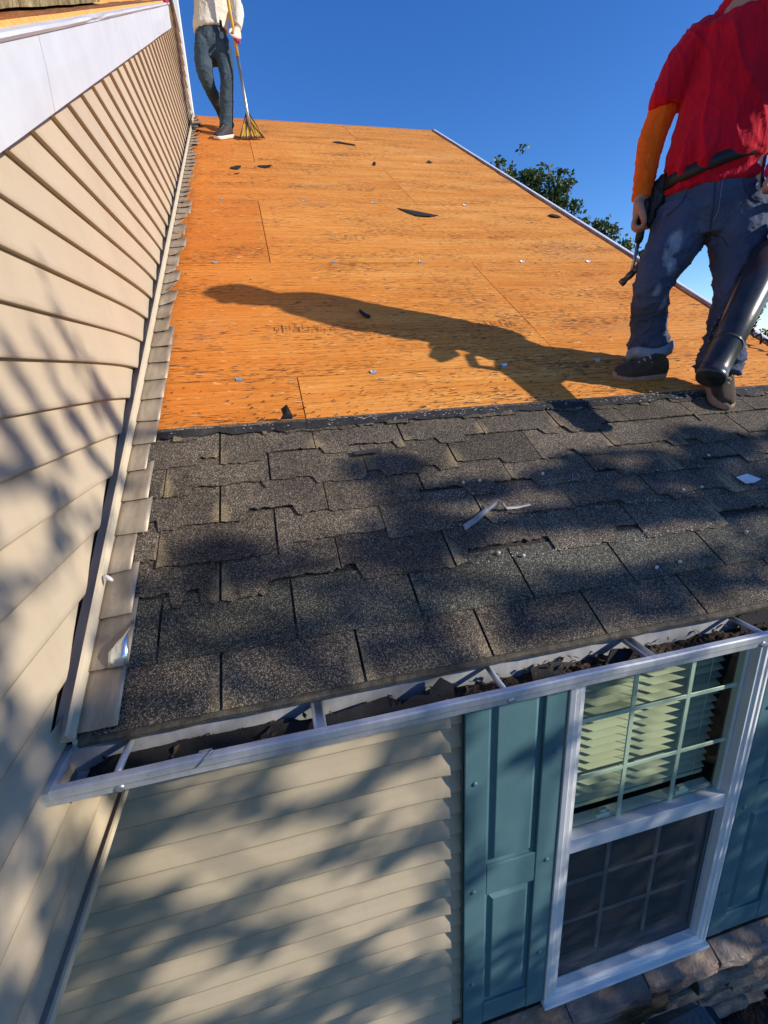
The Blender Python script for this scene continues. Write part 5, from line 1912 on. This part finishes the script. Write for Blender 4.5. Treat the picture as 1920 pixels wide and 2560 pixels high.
tree('leafy_tree', 'green leafy tree showing over the right roof edge, the larger clump', (7.4, 10.9, -2.9), (7.35, 10.8, 2.6),
     lob([(1308, 425, 36, 0), (1275, 455, 30, .4), (1340, 470, 40, -.3), (1320, 490, 45, 0), (1396, 440, 17, .2), (1412, 462, 20, .1), (1385, 490, 34, -.2), (1425, 452, 16, 0), (1370, 525, 45, .2), (1395, 545, 36, .3), (1430, 520, 17, .2), (1440, 510, 12, .1), (1300, 520, 60, 0), (1340, 580, 70, 0), (1420, 620, 60, 0), (1247, 412, 12, .2)], 14),
     4300, .115, M['leaf'], 21, 'trees beyond the roof')
tree('leafy_tree', 'small green tree tips over the right roof edge beside the orange sleeve', (8.9, 10.1, -2.9), (8.8, 10.05, 1.2),
     lob([(1497, 578, 22, 0), (1530, 572, 10, .1), (1468, 560, 12, 0), (1510, 595, 26, 0), (1485, 600, 26, .2), (1572, 615, 14, 0), (1560, 625, 18, .2), (1592, 640, 18, 0), (1600, 690, 40, 0), (1530, 660, 45, 0), (1432, 545, 12, .2)], 14),
     1900, .115, M['leaf'], 33, 'trees beyond the roof')
for k, (px, py, r, lab) in enumerate([(1925, 838, 70, 'dark distant tree right of the blower tube'), (1990, 826, 80, 'dark distant tree beyond the right frame edge'), (2060, 835, 80, 'farthest right dark distant tree')]):
    c0 = at(px, py + 25, 42)
    L_ = [(c0.x + dx, c0.y + dy, c0.z + dz, rr_) for dx, dy, dz, rr_ in ((0, 0, 0, 1.1), (-.8, .4, -.5, .9), (.8, -.3, -.3, 1.0), (.2, .2, .5, .7), (0, 0, -1.5, 1.4))]
    tree('dark_tree', lab, (c0.x, c0.y, -2.9), (c0.x, c0.y, c0.z - .6), L_, 2600, .26, M['leaf_dark'], 50 + k, 'distant trees')

# The garden tree in front of the house that shades the wall: its crown is open where the wall shows sun
E1 = Vector((0, 0, 1)).cross(SUN).normalized(); E2 = SUN.cross(E1)
SHADE=[(0.895,0.148,0.073,0.052,2.87),(1.087,-0.169,0.115,0.053,2.57),(1.445,-0.359,0.104,0.056,2.91),(1.253,-0.324,0.105,0.05,2.62),(1.003,-0.305,0.15,0.061,2.54),(1.121,-0.446,0.098,0.046,2.59),(0.67,-0.069,0.104,0.057,2.55),(0.895,-0.028,0.083,0.039,2.53),(1.475,-0.288,0.07,0.036,2.79),(0.443,0.163,0.06,0.046,2.36),(0.871,-0.194,0.056,0.034,2.66)]
GAPS=[(0.598,-0.656,0.061,0.041,2.05,1.0),(0.431,-0.48,0.052,0.024,2.32,0.6),(0.742,-0.937,0.071,0.037,2.32,1.0),(0.362,-0.679,0.062,0.036,2.26,1.0),(0.434,-0.829,0.055,0.036,1.97,1.0),(0.514,-0.882,0.045,0.028,1.78,1.0),(0.391,-0.862,0.045,0.02,2.2,1.0),(0.612,-0.968,0.049,0.026,2.26,0.6),(0.723,-1.028,0.043,0.027,2.11,0.8),(0.653,-1.072,0.052,0.031,1.97,0.6),(0.547,-1.142,0.068,0.044,2.16,1.0),(0.69,-1.329,0.068,0.042,2.35,1.0),(0.598,-1.375,0.099,0.043,2.49,1.0),(0.509,-1.398,0.056,0.035,2.12,1.0),(0.722,-1.654,0.084,0.038,1.97,1.0),(0.321,-1.131,0.053,0.028,1.93,1.0),(0.354,-1.327,0.064,0.042,2.09,1.0),(0.675,-2.04,0.061,0.022,1.97,1.0),(0.462,-1.034,0.04,0.019,1.85,0.6),(0.436,-1.443,0.052,0.033,2.21,0.5),(0.899,-0.855,0.099,0.05,1.85,1.0),(0.901,-1.319,0.177,0.051,1.78,1.0),(0.886,-1.698,0.136,0.047,1.78,1.0),(0.891,-2.057,0.077,0.034,1.81,0.6),(0.818,-0.899,0.119,0.013,1.59,1.0),(0.817,-1.678,0.147,0.015,1.59,0.8),(1.006,-1.317,0.248,0.015,1.58,0.7),(1.064,-1.491,0.069,0.027,2.15,0.5),(1.368,-2.921,0.081,0.032,2.13,0.9),(1.621,-3.294,0.076,0.037,2.01,0.7),(1.215,-1.355,0.1,0.046,2.06,1.0),(1.336,-1.166,0.078,0.038,2.16,1.0),(1.34,-1.4,0.117,0.052,2.05,1.0),(1.228,-1.199,0.064,0.031,2.15,0.8),(1.456,-1.486,0.076,0.032,2.05,0.7),(1.177,-1.404,0.07,0.031,1.99,0.9),(1.336,-1.597,0.069,0.032,2.19,0.7),(0.041,0.154,0.065,0.038,2.59,1.0),(0.063,0.247,0.04,0.017,3.05,1.0),(0.209,0.25,0.083,0.037,-2.52,0.9),(0.076,0.407,0.05,0.033,-2.89,1.0),(0.321,0.378,0.079,0.052,-2.69,0.8),(0.113,0.342,0.04,0.026,-3.07,0.7),(-0.005,0.346,0.037,0.02,1.0,0.8),(-0.058,0.24,0.023,0.02,0.93,0.5),(-0.11,0.104,0.037,0.021,2.66,0.4),(-0.234,-0.141,0.058,0.019,1.89,0.8),(-0.152,-0.12,0.04,0.016,1.64,0.5),(-0.036,-0.136,0.043,0.017,2.4,0.8),(0.042,-0.245,0.064,0.019,1.61,1.0),(-0.09,0.036,0.04,0.023,2.52,0.5),(0.793,-0.262,0.122,0.038,2.52,1.0),(0.962,-0.073,0.11,0.07,2.78,1.0),(1.074,0.065,0.131,0.086,2.93,1.0),(0.893,-0.363,0.091,0.044,2.66,1.0),(1.034,-0.479,0.072,0.037,2.78,0.8),(0.487,-0.254,0.054,0.014,-2.68,1.0),(0.661,-0.218,0.101,0.03,2.5,0.6),(1.184,-0.222,0.059,0.033,2.76,0.7),(0.759,-0.276,0.125,0.028,2.49,0.8),(1.56,-0.275,0.149,0.063,2.65,1.0),(1.442,-0.394,0.082,0.037,2.65,0.6),(0.918,-0.56,0.036,0.021,2.86,0.7),(1.142,-0.355,0.03,0.018,2.87,0.5),(0.777,0.46,0.187,0.131,2.71,1.0),(0.582,0.259,0.174,0.105,2.52,1.0),(0.453,0.251,0.075,0.061,-2.57,1.0),(0.314,0.063,0.085,0.031,2.48,0.55),(0.427,-0.034,0.093,0.038,2.5,0.6),(0.326,-0.162,0.042,0.015,-2.57,0.7),(0.196,-0.045,0.052,0.012,-2.46,0.5),(0.339,-0.242,0.052,0.018,2.42,0.6),(0.201,-0.132,0.069,0.01,2.39,0.6),(0.844,0.424,0.188,0.124,2.71,1.0),(0.933,0.183,0.106,0.076,2.96,1.0),(0.53,0.109,0.092,0.032,2.54,0.7),(0.334,-0.273,0.141,0.02,2.51,1.0),(0.571,-0.468,0.117,0.023,2.45,1.0),(0.788,-0.621,0.078,0.025,2.34,1.0),(0.165,-0.142,0.063,0.013,2.46,0.9),(0.065,-0.064,0.027,0.01,2.38,0.8)]

TOP = [(-.9, .42), (-.1, .50), (.15, .52), (.35, .42), (.62, .36), (.9, .22), (1.12, -.02), (1.35, -.27), (1.55, -.33), (1.85, -.48), (2.3, -.85), (2.8, -1.4)]


def top_at(a):
    for (a0_, b0_), (a1_, b1_) in zip(TOP[:-1], TOP[1:]):
        if a0_ <= a <= a1_:
            return b0_ + (b1_ - b0_) * (a - a0_) / (a1_ - a0_)
    return -9


def open_to_sky(a, b_):
    for (x, y, ra, rb, ang, s) in GAPS:
        dx, dy = a - x, b_ - y
        if abs(dx) > .35 or abs(dy) > .35: continue
        ca, sa = math.cos(ang), math.sin(ang)
        p, q = dx * ca + dy * sa, -dx * sa + dy * ca
        m = .024
        if (p / (ra * GK + m)) ** 2 + (q / (rb * GK + m)) ** 2 < 1: return s
    return 0


GK = 1.42
rr = random.Random(77)
gt = thing('garden_tree', 'garden tree in front of the house whose leaves dapple the wall', 'tree', (6.9, -3.0, -2.9))
pts = []
D0 = 6.8
tries = 0
while len(pts) < 42000 and tries < 260000:
    tries += 1
    a = rr.uniform(-.7, 2.5); b_ = rr.uniform(-4.2, .52)
    t_ = top_at(a) + .05 * noise.noise(Vector((a * 9, 0, 0)))
    if b_ > t_: continue
    if rr.random() < open_to_sky(a, b_) * 1.02: continue
    dd = D0 + rr.uniform(-.55, .55)
    pts.append(SUN * dd + E1 * a + E2 * b_)
for (x, y, ra, rb, ang) in SHADE:          # denser boughs
    for i in range(int(2600 * ra * rb * PI / .004)):
        r_, t_ = math.sqrt(rr.random()), rr.random() * 2 * PI
        p_, q_ = ra * r_ * math.cos(t_), rb * r_ * math.sin(t_)
        a, b_ = x + p_ * math.cos(ang) - q_ * math.sin(ang), y + p_ * math.sin(ang) + q_ * math.cos(ang)
        pts.append(SUN * (D0 + rr.uniform(-.3, .3)) + E1 * a + E2 * b_)
        if i > 420: break
# loose shoots above the crown (thin streaks of shade on the side wall)
for (a0_, b0_, a1_, b1_) in [(.40, .95, .56, .62), (.50, .84, .70, .58), (.30, .80, .45, .52), (.18, .72, .30, .5), (.60, .75, .78, .55), (.08, .66, .15, .5), (.36, .66, .55, .45)]:
    for i in range(34):
        s = rr.random() ** .8
        dd = D0 + rr.uniform(-.2, .2)
        pts.append(SUN * dd + E1 * (lerp(a0_, a1_, s) + rr.gauss(0, .011)) + E2 * (lerp(b0_, b1_, s) + rr.gauss(0, .011)))
leaf_mesh('crown', pts, .068, M['leaf'], gt, 5)
fork = SUN * (D0 + .3) + E1 * 1.0 + E2 * -3.6
c = MB(); c.tube([(6.9, -3.0, -2.95), (6.75, -2.9, -2.3), fork], [.19, .15, .12], 12); c.build('trunk', M['bark'], gt)
tips = [SUN * D0 + E1 * a + E2 * b_ for a, b_ in [(-.2, -.2), (.2, .3), (.6, -.1), (1.0, -.6), (1.5, -.7), (2.0, -1.1), (.1, -1.2), (1.6, -1.9), (.7, -1.8)]]
twigs(gt, fork, tips, .022, gt)
